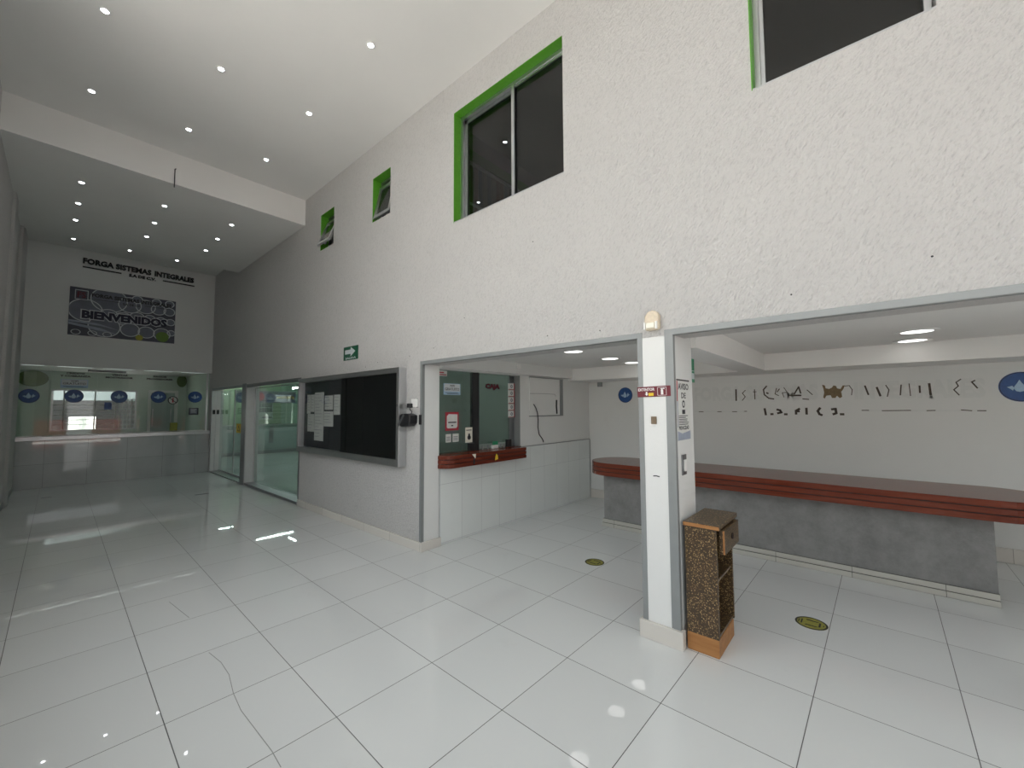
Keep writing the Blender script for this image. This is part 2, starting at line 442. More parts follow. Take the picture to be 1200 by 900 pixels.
# ceilings
mb = MB().box(-0.9, WX, Y0, 7.12, HC, HC+0.2)
struct('ceiling', mb, 'ceiling')
mb = MB().box(-0.9, WX-0.0005, 7.12, 10.75, SLAB, HC+0.2)
struct('ceiling.001', mb, 'ceiling')
mb = MB().box(-0.9, WX-0.0005, 10.75, FY+0.1, HC2, HC+0.2)
struct('ceiling.002', mb, 'ceiling')

# ------------------------------------------------------------------ annex shell
struct('wall_annex', MB().box(AX, AX+0.2, Y0, 4.0, 0, 2.6), 'plain_wall')
struct('ceiling.003', MB().box(WT+0.001, AX-0.001, Y0, CY-0.001, AC, AC+0.2), 'ceiling')
struct('trim_1', MB().box(5.78, AX-0.001, Y0+0.1, CY-0.002, 2.02, AC-0.001), 'ceiling')                 # beam along the back wall
struct('trim_2', MB().box(3.176, 5.779, 0.965, 1.25, 2.02, AC-0.001), 'ceiling')                       # beam from pier to back beam
struct('trim_3', MB().box(WT+0.001, 5.779, CY-0.09, CY-0.001, 2.055, AC-0.001), 'plain_wall')          # bulkhead over the cashier window
mb = MB(on_far(CY)); holed(mb, WT+0.0005, AX-0.0005, 0, 2.9, -0.16, 0, [(3.045, 4.53, 1.0, 2.045)])
# shallow boarded niche beside the window
struct('wall_cashier', mb, 'plain_wall')
# tile dado under the cashier window
mb = MB(on_far(CY)); mb.box(WT+0.02, AX-0.02, 0.001, 1.012, 0, 0.018)
struct('wall_dado', mb, 'white_tile', bevel=0.002)
mb = MB(on_far(CY-0.018)); mb.box(AX-0.03, AX-0.018, 0.001, 1.016, -0.016, 0.006); mb.box(4.5, AX-0.03, 1.0125, 1.022, -0.016, 0.003)
struct('trim_4', mb, 'alu_paint')
mb = MB().box(AX-0.022, AX-0.0005, Y0+0.2, CY-0.02, 0.0005, 0.145)
struct('baseboard_annex', mb, 'plinth', bevel=0.003)
# plinth tiles along the long wall, turning its corner, and round the pier
mb = MB().box(WX-0.02, WX-0.0005, 3.795, 7.13, 0.0005, 0.10)
mb.box(WX-0.02, 3.06, 3.775, 3.7995, 0.0005, 0.10)
struct('baseboard_right', mb, 'plinth', bevel=0.003)
mb = MB().box(WX-0.022, WX-0.0005, 0.978, 1.272, 0.0005, 0.118)
mb.box(WX, 2.835, 0.978, 0.9995, 0.0005, 0.118); mb.box(WX, 3.2, 1.2505, 1.272, 0.0005, 0.118)
struct('baseboard_middle', mb, 'plinth_front', bevel=0.003)
# grey metal angle edging round both openings
def edging(name, ya, yb, near_end=True):
    mb = MB(on_right(WX)); t, w = 0.004, 0.036
    mb.box(-yb-w, -yb, 0.10, 2.075+w, 0.0004, t); mb.box(-yb-0.0035, -yb+0.0035, 0.1, 2.075, -0.03, t)
    mb.box(-yb-w, -ya+(w if near_end else 0), 2.075, 2.075+w, 0.0004, t+0.0005); mb.box(-yb, -ya, 2.0715, 2.0745, -0.045, t)
    if near_end: mb.box(-ya, -ya+w, 0.12, 2.075+w, 0.0004, t)
    return struct(name, mb, 'alu_paint')
struct('trim_9', MB().box(WX+0.0005, WT-0.0005, 3.7975, 3.7999, 0.1005, 2.074), 'plain_wall')
edging('trim_5', 1.2505, 3.80)
mb = MB(on_right(WX)); mb.box(-1.054, -1.0005, 0.12, 2.11, 0.0004, 0.004); mb.box(-1.0004, -0.9965, 0.12, 2.075, -0.03, 0.004)
mb.box(-1.054, 1.9, 2.075, 2.111, 0.0004, 0.0045); mb.box(-1.0, 1.9, 2.0715, 2.0745, -0.045, 0.004)
struct('trim_6', mb, 'alu_paint')

# ------------------------------------------------------------------ windows high in the long wall
def liner(mb, a0, a1, b0, b1, d, sill=False):
    mb.box(a0, a1, b1-0.006, b1-0.0005, -d, -0.001); mb.box(a0+0.0005, a0+0.006, b0, b1-0.006, -d, -0.001)
def slider(name, a0, a1, b0, b1, split):
    r = struct_root(name, (WX, -(a0+a1)/2, b0))
    mb = MB(on_right(WX)); liner(mb, a0, a1, b0, b1, 0.10); build('reveal', mb, 'green', r)
    mb = MB(on_right(WX)); d0, d1 = -0.155, -0.095; w = 0.032
    mb.box(a0, a1, b1-w-0.006, b1-0.006, d0, d1); mb.box(a0, a1, b0, b0+w, d0, d1+0.03); mb.box(a0, a1, b0, b0+0.012, d1+0.03, -0.002)
    mb.box(a0+0.006, a0+w+0.006, b0+w, b1-w-0.006, d0, d1); mb.box(a1-w-0.002, a1-0.006, b0+w, b1-w-0.006, d0, d1+0.01)
    build('frame', mb, 'alu', r)
    if split is not None:
        for nm, s0, s1, c in (('sash', a0+0.04, split, -0.140), ('sash', split-0.02, a1-0.034, -0.115)):
            mb = MB(on_right(WX)); q = 0.03 if c < -0.12 else 0.014
            mb.box(s0, s1, b1-0.04-q-0.01, b1-0.04, c-0.012, c+0.012); mb.box(s0, s1, b0+0.034, b0+0.034+q, c-0.012, c+0.012)
            mb.box(s0, s0+q+0.01, b0+0.034, b1-0.04, c-0.012, c+0.012); mb.box(s1-q, s1, b0+0.034, b1-0.04, c-0.012, c+0.012)
            sh = build(nm, mb, 'alu_dark' if c < -0.12 else 'alu', r)
            mb = MB(on_right(WX)); mb.box(s0+0.01, s1-0.01, b0+0.04, b1-0.05, c-0.003, c+0.003)
            build('pane', mb, 'glass_dark', sh)
        mb = MB(on_right(WX)); mb.box(split-0.018, split+0.018, b0+0.034, b1-0.04, -0.1, -0.085); build('mullion', mb, 'alu', r)
    else:
        mb = MB(on_right(WX)); mb.box(a0+0.04, a0+0.062, b0+0.03, b1-0.04, -0.13, -0.1); build('sash', mb, 'alu', r)
        mb = MB(on_right(WX)); mb.box(a0+0.05, a1-0.034, b0+0.03, b1-0.04, -0.118, -0.112); build('pane', mb, 'glass_dark', r)
    return r
slider('window_1', *wins[0], -2.505)
slider('window_2', *wins[1], None)
def awning(name, a0, a1, b0, b1, tilt):
    r = struct_root(name, (WX, -(a0+a1)/2, b0))
    mb = MB(on_right(WX)); liner(mb, a0, a1, b0, b1, 0.12); build('reveal', mb, 'green', r)
    mb = MB(on_right(WX)); w = 0.03
    mb.box(a0+0.006, a1-0.006, b1-w-0.006, b1-0.006, -0.16, -0.12); mb.box(a0, a1, b0, b0+0.02, -0.16, -0.04)
    mb.box(a0+0.006, a0+w, b0, b1-0.006, -0.16, -0.12); mb.box(a1-w, a1-0.006, b0, b1-0.006, -0.16, -0.12)
    build('frame', mb, 'alu', r)
    h = b1-b0-0.13
    T = on_right(WX) @ Matrix.Translation((0, b1-0.10, -0.105)) @ Matrix.Rotation(-tilt, 4, 'X')
    mb = MB(T); w = 0.045; p, q = a0+0.02, a1-0.02
    mb.box(p, q, -w, 0, -0.015, 0.015); mb.box(p, q, -h, -h+w, -0.015, 0.015); mb.box(p, p+w, -h+w, -w, -0.015, 0.015); mb.box(q-w, q, -h+w, -w, -0.015, 0.015)
    s = build('sash', mb, 'alu', r)
    mb = MB(T); mb.box(p+w-0.01, q-w+0.01, -h+w-0.01, -w+0.01, -0.003, 0.003); build('pane', mb, 'glass_dark', s)
    mb = MB(T); mb.box((p+q)/2-0.03, (p+q)/2+0.03, -h+0.006, -h+0.03, -0.04, -0.016); build('latch', mb, 'alu_dark', s)
awning('window_3', *wins[2], 0.20)
awning('window_4', *wins[3], 0.36)
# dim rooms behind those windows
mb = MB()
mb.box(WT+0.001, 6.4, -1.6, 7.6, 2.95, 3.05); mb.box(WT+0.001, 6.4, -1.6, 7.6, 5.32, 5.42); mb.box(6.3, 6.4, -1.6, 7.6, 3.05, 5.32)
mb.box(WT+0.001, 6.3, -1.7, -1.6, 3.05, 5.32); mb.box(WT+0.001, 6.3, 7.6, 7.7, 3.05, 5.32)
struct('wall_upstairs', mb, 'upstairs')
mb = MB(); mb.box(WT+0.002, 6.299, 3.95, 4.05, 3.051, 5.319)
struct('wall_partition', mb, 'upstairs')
r = struct_root('window_5', (4.1, 3.949, 3.7))
mb = MB(on_far(3.949)); mb.box(3.45, 4.9, 4.93, 5.07, 0, 0.02); build('head_band', mb, 'green', r)
mb = MB(on_far(3.949))
for a, b, c, d in ((3.6, 4.75, 4.86, 4.90), (3.6, 3.64, 3.8, 4.86), (4.71, 4.75, 3.8, 4.86), (3.64, 4.71, 4.30, 4.33), (3.6, 4.75, 3.76, 3.8)): mb.box(a, b, c, d, 0, 0.03)
build('frame', mb, 'white', r)
for i in range(12):
    mb = MB(on_far(3.949)); mb.box(3.65+i*0.088, 3.65+i*0.088+0.062, 3.81, 4.855, 0.002, 0.012)
    build('slat', mb, ('book_red', 'book_grey', 'book_blue', 'book_grey', 'book_blue', 'book_red')[(i*5) % 6], r)

# ------------------------------------------------------------------ glazed doorways of the offices
def plate(name, mb, mat, r): return build(name, mb, mat, r)
r = struct_root('door_1', (WX, 8.5, 0))
mb = MB().box(WX+0.001, WT-0.002, 7.142, 9.918, 0.0005, 0.045); build('threshold', mb, 'alu_dark', r, bevel=0.003)
mb = MB(); mb.box(WX-0.003, WX+0.05, 7.142, 9.918, 2.035, 2.0995); mb.box(2.97, 3.0, 7.142, 9.918, 2.02, 2.034); build('head_rail', mb, 'alu_dark', r)
mb = MB().box(WX-0.004, WT-0.001, 9.895, 9.919, 0.046, 2.034); build('jamb', mb, 'satin', r)
mb = MB().box(WX-0.006, WX+0.012, 9.88, 9.8945, 0.046, 2.034); mb.box(2.955, 2.972, 9.86, 9.8945, 0.046, 2.02); build('jamb_edge', mb, 'alu', r)
mb = MB().box(WX-0.004, WX+0.02, 7.118, 7.16, 0.1, 2.1); build('jamb', mb, 'alu_dark', r)
mb = MB().box(2.976, 2.986, 7.15, 9.892, 0.046, 2.019); build('pane', mb, 'glass_green', r)
mb = MB().box(WX-0.012, WX-0.0005, 9.921, 10.169, 0.001, 2.12); build('post', mb, 'alu_dark', r)
r = struct_root('door_2', (WX, 11.4, 0))
mb = MB().box(WX+0.001, WT-0.002, 10.172, 12.618, 0.0005, 0.02); build('threshold', mb, 'alu_dark', r)
mb = MB().box(WX-0.003, WX+0.05, 10.172, 12.618, 2.05, 2.0995); build('head_rail', mb, 'alu_dark', r)
mb = MB().box(WX-0.004, WT-0.001, 12.596, 12.6195, 0.021, 2.049); build('jamb', mb, 'satin', r)
mb = MB().box(WX-0.006, WX+0.012, 12.583, 12.5955, 0.021, 2.049); mb.box(2.885, 2.90, 12.583, 12.5955, 0.021, 2.049); build('jamb_edge', mb, 'alu', r)
for y0, y1 in ((10.19, 11.36), (11.375, 12.56)):
    lf = build('door_leaf', MB().box(2.976, 2.986, y0, y1, 0.06, 2.04), 'glass_green', r)
    e = y1 if y0 < 11 else y0
    mb = MB()
    mb.box(2.97, 2.992, y0, y1, 0.022, 0.06); mb.box(2.972, 2.99, (y0 if y0 > 11 else y1)-0.012, (y0 if y0 > 11 else y1)+0.012, 0.06, 2.04)
    build('rail', mb, 'alu', lf)
for x in (2.815, 2.90):
    build('bracket', MB().box(x, x+0.055, 12.56, 12.5828, 1.45, 1.56), 'black', r, bevel=0.006)
build('floor_bolt', MB().box(2.90, 2.965, 10.45, 10.60, 0.021, 0.085), 'black', r, bevel=0.008)
sg = thing('warning_sign', (2.97, 11.0, 1.04), 'small yellow warning sign with a black triangle on the glass door', 'sign')
build('plate', MB(on_right(2.9755)).box(-11.17, -10.83, 1.03, 1.24, 0, 0.004), 'yellow', sg)
mb = MB(on_right(2.9715)); mb.prism([(-11.09, 1.07), (-10.91, 1.07), (-11.0, 1.21)], 0, 0.001); build('symbol', mb, 'ink', sg)
mb = MB(on_right(2.9705)); mb.prism([(-11.05, 1.085), (-10.95, 1.085), (-11.0, 1.17)], 0, 0.001); build('symbol', mb, 'yellow', sg)

# ------------------------------------------------------------------ office behind the doorways
struct('wall_office', MB().box(AX, AX+0.2, 4.001, 18.6, 0, 2.85), 'office_wall')
struct('ceiling.004', MB().box(WT+0.001, AX-0.001, CY+0.161, 18.4, 2.65, 2.85), 'office_ceil')
struct('wall_office_back', MB().box(WX, AX-0.001, 18.4, 18.6, 0, 2.85), 'office_lime')
struct('wall_divider', MB().box(WX+0.001, WT, FY+0.201, 18.399, 0, 2.85), 'office_wall')
struct('wall_office_parapet', MB().box(WT+0.001, AX-0.001, 16.3, 16.42, 0, 0.985), 'teal')
struct('trim_7', MB().box(WT+0.001, AX-0.001, 16.24, 16.50, 0.986, 1.03), 'alu')
struct('baseboard_office', MB().box(WT+0.001, AX-0.001, 16.275, 16.299, 0.001, 0.11), 'alu_dark')
build('dark_panel', MB().box(5.36, 5.49, 16.285, 16.2995, 0.36, 0.96), 'alu_dark', bpy.data.objects['wall_office_parapet'])
r = struct_root('window_6', (4.7, 16.36, 1.03))
build('pane', MB().box(WT+0.01, AX-0.01, 16.355, 16.363, 1.031, 2.645), 'glass_green', r)
bn = thing('banner', (5.3, 16.33, 1.8), 'wide white banner with yellow and black lettering inside the glazed office', 'banner')
build('sheet', MB(on_far(16.35)).box(4.3, 6.24, 1.80, 2.215, 0, 0.01), 'bannergrey', bn)
mb = MB(on_far(16.338)); mb.box(5.55, 6.2, 1.92, 2.06, 0, 0.002); mb.text('AVISOS AL CLIENTE', 5.0, 2.11, 1.2, 0.07, 0, 0.002, 0.01); mb.box(4.95, 6.2, 1.86, 1.885, 0, 0.002); build('lettering', mb, 'ink', bn)
mb = MB(on_far(16.335)); mb.text('IMPORTANTE', 5.58, 1.945, 0.6, 0.09, 0, 0.002, 0.01); build('lettering', mb, 'yellow', bn)
mb = MB(on_far(16.338)); mb.disc(5.02, 2.02, 0.16, 0, 0.002); build('emblem', mb, 'redpaint', bn)
wb = thing('wall_chart', (5.25, 18.39, 1.3), 'dark gridded chart on the lime wall behind the office counter', 'chart')
mb = MB(on_far(18.399)); mb.box(5.5, 6.15, 1.15, 1.85, 0, 0.02); build('back', mb, 'white', wb)
for i in range(3):
    for j in range(2): build('grid_cell', MB(on_far(18.378)).box(5.53+i*0.205, 5.715+i*0.205, 1.45+j*0.2, 1.62+j*0.2, 0, 0.004), 'alu_dark', wb)
build('caption_strip', MB(on_far(18.378)).box(5.75, 6.12, 1.2, 1.27, 0, 0.004), 'alu_dark', wb)
# dark cashier cubicle behind the cashier window
mb = MB(); mb.box(5.0, 5.1, CY+0.161, 5.7, 0.001, 2.649); mb.box(WT+0.001, 5.0, 5.6, 5.7, 0.001, 2.649)
struct('wall_cubicle', mb, 'caja_wall')

def tube_light(x, y, z, L, ax, label, group, lens='tube'):
    t = thing('tube_light', (x, y, z), label, 'ceiling light', group)
    if ax == 'y':
        build('housing', MB().box(x-0.04, x+0.04, y-L/2-0.03, y+L/2+0.03, z-0.035, z-0.0005), 'white', t)
        build('tube', MB().tube([(x, y-L/2, z-0.055), (x, y+L/2, z-0.055)], 0.019), 'tube', t)
    else:
        build('housing', MB().box(x-L/2-0.02, x+L/2+0.02, y-0.03, y+0.03, z-0.03, z-0.0005), 'white', t)
        build('tube', MB().tube([(x-L/2, y, z-0.044), (x+L/2, y, z-0.044)], 0.016), lens, t)
    return t
tube_light(4.07, 9.88, 2.65, 1.1, 'y', 'unseen added fluorescent tube light above the first glazed office doorway', 'office tube lights')  # hidden tube, there only to light the office
hl = tube_light(4.9, 12.75, 2.25, 0.6, 'y', 'fluorescent tube light hung on rods in the middle of the glazed office', 'office tube lights')
for y in (12.55, 12.95): build('rod', MB().tube([(4.9, y, 2.249), (4.9, y, 2.6495)], 0.006, 6), 'alu_dark', hl)
tube_light(4.6, 17.3, 2.65, 1.1, 'x', 'unseen added fluorescent tube light behind the glazed office counter', 'office tube lights')  # out-of-view tube added for more office light
tube_light(5.2, 15.0, 2.65, 1.1, 'x', 'unseen added fluorescent tube light in front of the glazed office counter', 'office tube lights')  # another unseen tube, added to brighten the office

# ------------------------------------------------------------------ booth at the far end
BY = 15.5
mb = MB(on_far(BY)); holed(mb, -0.6, WX, 0, 2.75, -0.15, 0, [(0.10, 1.70, 1.04, 2.10)])
struct('wall_booth', mb, 'office_wall')
struct('wall_booth_side', MB().box(-0.75, -0.55, FY+0.151, BY+0.1, 0, 2.75), 'office_wall')
struct('ceiling.005', MB().box(-0.6, WX-0.001, FY+0.181, BY-0.001, 2.56, 2.72), 'office_ceil')
mb = MB().box(-0.45, WX-0.001, FY-0.035, FY+0.40, 0.956, 1.04)
struct('trim_8', mb, 'alu', bevel=0.006)
r = struct_root('window_7', (1.2, FY, 1.04))
for i, (a, b) in enumerate(((-0.40, 0.05), (0.06, 0.74), (0.75, 1.43), (1.44, 2.12), (2.13, 2.70))):
    build('pane', MB(on_far(FY+0.035)).box(a, b, 1.055, 2.499, 0, 0.008), 'glass', r)
mb = MB(on_far(FY)); mb.box(2.70, 2.735, 1.041, 2.499, -0.06, 0.0); mb.box(-0.44, -0.40, 1.041, 2.499, -0.06, -0.01); build('frame', mb, 'alu', r)
for i, (a, b) in enumerate(((-0.36, -0.02), (0.12, 0.68), (0.81, 1.37), (1.50, 2.06), (2.19, 2.70))):
    tube_light((a+b)/2, FY+0.23, 2.56, b-a-0.04, 'x', 'fluorescent tube along the booth glass, %s from the plain side wall' % ('first', 'second', 'third', 'fourth', 'fifth')[i], 'booth tube lights', 'tube_strip')
    t = tag(build('bright_strip_plate', MB(on_far(FY+0.02)).box(a, b, 1.0405, 1.052, -0.30, 0.0), 'white', bevel=0.002), 'white strip standing in for the bright line under the booth glass, %s from the plain side wall' % ('first', 'second', 'third', 'fourth', 'fifth')[i], 'strip', 'booth strip stand-ins')  # white plates added in place of the bright strips along the ledge
# inner lintel that carries black department lettering, drawn on the glass
def dept(x, w1, w2, l1, l2, label):
    t = thing('glass_lettering', (x, FY+0.03, 2.27), label, 'lettering', 'department names on the booth glass')
    build('lettering', MB(on_far(FY+0.0262)).text(l1, x-w1/2, 2.335, w1, 0.042, 0, 0.002, 0.05), 'letter', t)
    build('lettering', MB(on_far(FY+0.0262)).text(l2, x-w2/2, 2.277, w2, 0.040, 0, 0.002, 0.05), 'letter', t)
dept(0.41, 0.27, 0.45, 'CREDITO', 'Y COBRANZA', 'small black lettering on the booth glass above the white wifi notice')
dept(1.09, 0.26, 0.45, 'VENTAS', 'MOSTRADOR', 'small black lettering on the booth glass under the black bar')
dept(1.785, 0.24, 0.47, 'PAGOS', 'PROVEEDORES', 'small black lettering on the booth glass above the no smoking sticker')
tag(build('black_bar', MB().box(0.60, 1.22, FY+0.30, FY+0.33, 2.425, 2.465), 'letter'), 'long thin black bar hung behind the booth glass', 'bar')
def wifi(T, a0, a1, b0, b1, label):
    t = thing('wifi_notice', tuple(T @ Vector(((a0+a1)/2, b0, 0))), label, 'notice')
    w, h = a1-a0, b1-b0
    build('sheet', MB(T).box(a0, a1, b0, b1, 0, 0.003), 'lightblue', t)
    mb = MB(T); mb.box(a0+w*.03, a1-w*.03, b0+h*.30, b1-h*.04, 0.003, 0.0036); build('field', mb, 'bannerwhite', t)
    mb = MB(T); mb.text('WIFI', a0+w*.36, b0+h*.70, w*.28, h*.2, 0.0036, 0.0042, 0.01); mb.text('GRATUITO', a0+w*.08, b0+h*.38, w*.84, h*.24, 0.0036, 0.0042, 0.01)
    mb.box(a0+w*.1, a0+w*.85, b0+h*.16, b0+h*.2, 0.003, 0.0036); mb.box(a0+w*.2, a0+w*.95, b0+h*.06, b0+h*.1, 0.003, 0.0036); build('lettering', mb, 'ink', t)
wifi(on_far(FY+0.0262), 0.20, 0.60, 2.044, 2.227, 'pale blue wifi notice stuck on the far booth glass')
ordn = ('first', 'second', 'third', 'fourth', 'fifth')
def drop_decal(T, cx, cy, r, label, group=None, k=1.0):
    t = thing('round_decal', tuple(T @ Vector((cx, cy-r, 0))), label, 'decal', group)
    build('disc', MB(T).disc(cx, cy, r, 0, 0.003, 40), 'blue', t)
    mb = MB(T); q = r
    pts = [(0, .48), (.10, .26), (.24, .02), (.25, -.14), (.16, -.29), (0, -.34), (-.16, -.29), (-.25, -.14), (-.24, .02), (-.10, .26)]
    mb.prism([(cx-.06*q+p[0]*q, cy+p[1]*q) for p in pts][::-1], 0.003, 0.004)
    mb.prism([(cx+p[0]*q, cy+p[1]*q) for p in ((.24, -.28), (.62, .06), (.46, .10), (.40, .30), (.26, .06))], 0.003, 0.004)
    mb.prism([(cx+p[0]*q, cy+p[1]*q) for p in ((-.62, .0), (-.36, -.24), (-.30, -.06), (-.38, .08))], 0.003, 0.004)
    build('drop_symbol', mb, 'lightblue', t)
    mb = MB(T); mb.ring(cx, cy, r*0.93, r*0.97, 0.003, 0.0036, 40); build('rim_line', mb, 'navy', t)
for i, (x, z) in enumerate(((-0.216, 1.863), (0.404, 1.870), (1.10, 1.868), (1.776, 1.876), (2.477, 1.885))):
    drop_decal(on_far(FY+0.0262), x, z, 0.142, 'blue round water-drop decal on the booth glass, %s from the plain side wall' % ordn[i], 'water-drop decals on the booth glass')
tag(build('blue_sticker', MB(on_far(FY+0.0262)).box(0.866, 0.985, 1.58, 1.74, 0, 0.003), 'blue'), 'small square dark blue sticker just under a round booth decal', 'sticker')
t = thing('no_smoking_sticker', (2.045, FY+0.03, 1.69), 'round white and red prohibition sticker on the booth glass', 'sticker')
build('disc', MB(on_far(FY+0.0262)).disc(2.045, 1.80, 0.098, 0, 0.003), 'paper', t)
mb = MB(on_far(FY+0.0232)); mb.ring(2.045, 1.80, 0.078, 0.098, 0, 0.001); mb.ribbon([(1.985, 1.855), (2.105, 1.745)], 0.016, 0, 0.001); build('border', mb, 'ink', t)
mb = MB(on_far(FY+0.0232)); mb.box(2.03, 2.06, 1.745, 1.83, 0, 0.0008); mb.disc(2.045, 1.848, 0.015, 0, 0.0008); build('symbol', mb, 'redpaint', t)
t = thing('framed_notice', (2.457, FY+0.03, 1.44), 'small black framed notice on the booth glass below the last round decal', 'notice')
build('frame', MB(on_far(FY+0.0262)).box(2.36, 2.554, 1.442, 1.614, 0, 0.006), 'ink', t)
build('sheet', MB(on_far(FY+0.0202)).box(2.382, 2.532, 1.462, 1.594, 0, 0.002), 'bannergrey', t)
mb = MB(on_far(FY+0.0182)); [mb.box(2.40, 2.40+w, z, z+0.012, 0, 0.001) for w, z in ((0.11, 1.565), (0.09, 1.53), (0.11, 1.50))]; build('lettering', mb, 'bannerwhite', t)
# inside the booth
tag(build('green_wall_patch', MB(on_far(BY-0.001)).disc(-0.22, 2.36, 0.26, 0, 0.004, 24, 0.2), 'greenwall'), 'dull green round patch painted high in the booth corner by the plain wall', 'painted patch')
tag(build('green_wall_patch', MB(on_far(BY-0.001)).disc(2.68, 2.42, 0.12, 0, 0.004, 24, 0.18), 'greenwall'), 'dull green round patch painted high in the booth corner by the glass doors', 'painted patch')
r = struct_root('door_3', (2.3, BY, 0))
mb = MB(on_far(BY)); mb.box(1.93, 2.0, 0.001, 2.06, 0.0005, 0.05); mb.box(2.52, 2.6, 0.001, 2.06, 0.0005, 0.05); mb.box(1.93, 2.6, 2.06, 2.13, 0.0005, 0.05); build('frame', mb, 'white', r)
build('door_leaf', MB(on_far(BY)).box(2.001, 2.519, 0.01, 2.059, 0.0005, 0.03), 'teal', r)
mb = MB(on_far(BY-0.03)); mb.box(2.03, 2.055, 1.1, 1.6, 0.0005, 0.02); mb.box(2.43, 2.455, 1.1, 1.6, 0.0005, 0.02); build('pull_bar', mb, 'alu', r)
tag(build('yellow_box', MB().box(2.06, 2.20, 13.02, 13.1, 1.0525, 1.25), 'bannergold', bevel=0.006), 'small olive yellow box standing on the booth ledge', 'box')
r = struct_root('window_8', (0.9, BY, 1.04))
mb = MB(on_far(BY+0.03)); w = 0.035
mb.box(0.10, 1.70, 2.065, 2.10, 0, 0.04); mb.box(0.10, 1.70, 1.041, 1.07, 0, 0.04); mb.box(0.10, 0.135, 1.07, 2.065, 0, 0.04); mb.box(1.665, 1.70, 1.07, 2.065, 0, 0.04)
build('frame', mb, 'alu', r)
mb = MB(on_far(BY+0.06))
for x in (0.32, 0.88): mb.box(x-0.014, x+0.014, 1.07, 2.065, 0, 0.02)
for z in (1.2, 1.32, 1.45, 1.57, 1.70): mb.box(0.135, 1.30, z-0.007, z+0.007, 0, 0.014)
for x in (1.28, 1.36, 1.44, 1.52, 1.60): mb.box(x-0.012, x+0.012, 1.07, 1.88, 0, 0.02)
for z in (1.16, 1.30, 1.44, 1.58, 1.72, 1.86): mb.box(1.28, 1.665, z-0.012, z+0.012, 0, 0.016)
build('security_grille', mb, 'grille', r)
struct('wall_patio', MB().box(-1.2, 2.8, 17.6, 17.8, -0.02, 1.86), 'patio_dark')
struct('sky_band', MB().box(-1.2, 2.8, 17.6, 17.8, 1.861, 2.2), 'patio_sky')  # pale band put in place of the open sky strip
struct('sky_blocker', MB().box(-1.2, 2.8, 17.6, 17.8, 2.201, 5.6), 'patio_dark')  # unseen dark wall added to keep bright sky out of the floor reflection
struct('floor_patio', MB().box(-1.2, 2.79, BY+0.151, 17.6, -0.12, -0.02), 'concrete')
dm = tag(build('bright_patch_block', MB().tube([(0.72, 16.9, 0), (0.72, 16.9, 1.25), (0.72, 16.9, 1.33), (0.72, 16.9, 1.4)], 0.27, 24), 'white'), 'white drum beyond the barred booth window', 'stand-in')  # made-up white cylinder in place of a bright patch on the booth glass
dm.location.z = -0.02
# bench/drain slots in the far floor
tag(build('floor_drain', MB().box(1.90, 2.10, 9.42, 9.48, 0.0003, 0.002), 'black'), 'thin dark drain slot in the floor before the glass doors', 'drain')
tag(build('floor_drain', MB().box(0.02, 0.15, 11.26, 11.32, 0.0003, 0.002), 'black'), 'thin dark drain slot in the floor near the plain side wall', 'drain')

# ------------------------------------------------------------------ lettering and banner on the far wall
T = on_far(FY)
t = thing('wall_lettering', (1.38, FY, 4.62), 'raised black company lettering high on the far wall above the banner', 'lettering')
mb = MB(T); mb.text('FORGA SISTEMAS', 0.42, 4.745, 1.12, 0.125, 0.0005, 0.03, 0.045); mb.text('INTEGRALES', 1.60, 4.745, 0.75, 0.125, 0.0005, 0.03, 0.045); build('lettering', mb, 'letter', t)
mb = MB(T); mb.text('S.A DE C.V.', 1.155, 4.63, 0.47, 0.07, 0.0005, 0.025, 0.05); build('lettering', mb, 'letter', t)
build('underline', MB(T).box(0.42, 1.03, 4.66, 4.685, 0.0005, 0.02), 'letter', t)
build('underline', MB(T).box(1.755, 2.365, 4.66, 4.685, 0.0005, 0.02), 'letter', t)
t = thing('welcome_banner', (1.135, FY, 3.175), 'grey welcome banner with bubbles hung on the far wall', 'banner')
BX0, BX1, BZ0, BZ1 = 0.253, 2.017, 3.175, 4.21
build('sheet', MB(T).box(BX0, BX1, BZ0, BZ1, 0.0005, 0.012), 'bannerdark', t)
circ = [(0.50, 3.73, .27), (.86, 4.02, .30), (1.20, 3.97, .20), (1.47, 3.98, .18), (1.70, 3.95, .14), (1.90, 3.93, .11), (.86, 3.66, .17), (1.10, 3.64, .16), (1.33, 3.70, .14), (1.55, 3.70, .11), (1.75, 3.68, .11), (1.93, 3.68, .09),
        (1.22, 3.40, .17), (1.50, 3.38, .15), (1.78, 3.37, .16), (.80, 3.42, .26), (1.95, 3.42, .08), (1.66, 4.12, .09), (1.90, 4.12, .09), (1.32, 4.12, .10)]
mb = MB(T); mr = MB(T)
def clip(cx, cz, r, n=40):
    return [(min(max(cx+r*math.cos(2*PI*i/n), BX0+.004), BX1-.004), min(max(cz+r*.92*math.sin(2*PI*i/n), BZ0+.004), BZ1-.004)) for i in range(n)]
for i, (x, z, rr) in enumerate(circ):
    mb.prism(clip(x, z, rr), 0.012, 0.0125+i*0.00012)
    o_, i_ = clip(x, z, rr), clip(x, z, rr-0.018); n = len(o_); zt = 0.0128+i*0.00012
    mr.add([(p[0], p[1], zt) for p in o_] + [(p[0], p[1], zt) for p in i_], [(k, (k+1) % n, n+(k+1) % n, n+k) for k in range(n)])
build('bubbles_print', mb, 'bannergrey', t); build('rim_print', mr, 'bannerwhite', t)
mb = MB(T); mb.prism([(BX0+.005, 3.45), (.75, 3.37), (1.02, 3.26), (BX0+.005, 3.40)][::-1], 0.016, 0.0164); mb.prism([(BX0+.005, 3.46), (BX0+.005, 3.50), (.7, 3.47), (1.05, 3.36), (.75, 3.42)], 0.016, 0.0164); build('wave_print', mb, 'bannerbright', t)
for x in (.37, .62, .85): build('oval_print', MB(T).ring(x, 3.245, .06, .075, 0.016, 0.0166, 24, 0.75), 'bannerwhite', t)
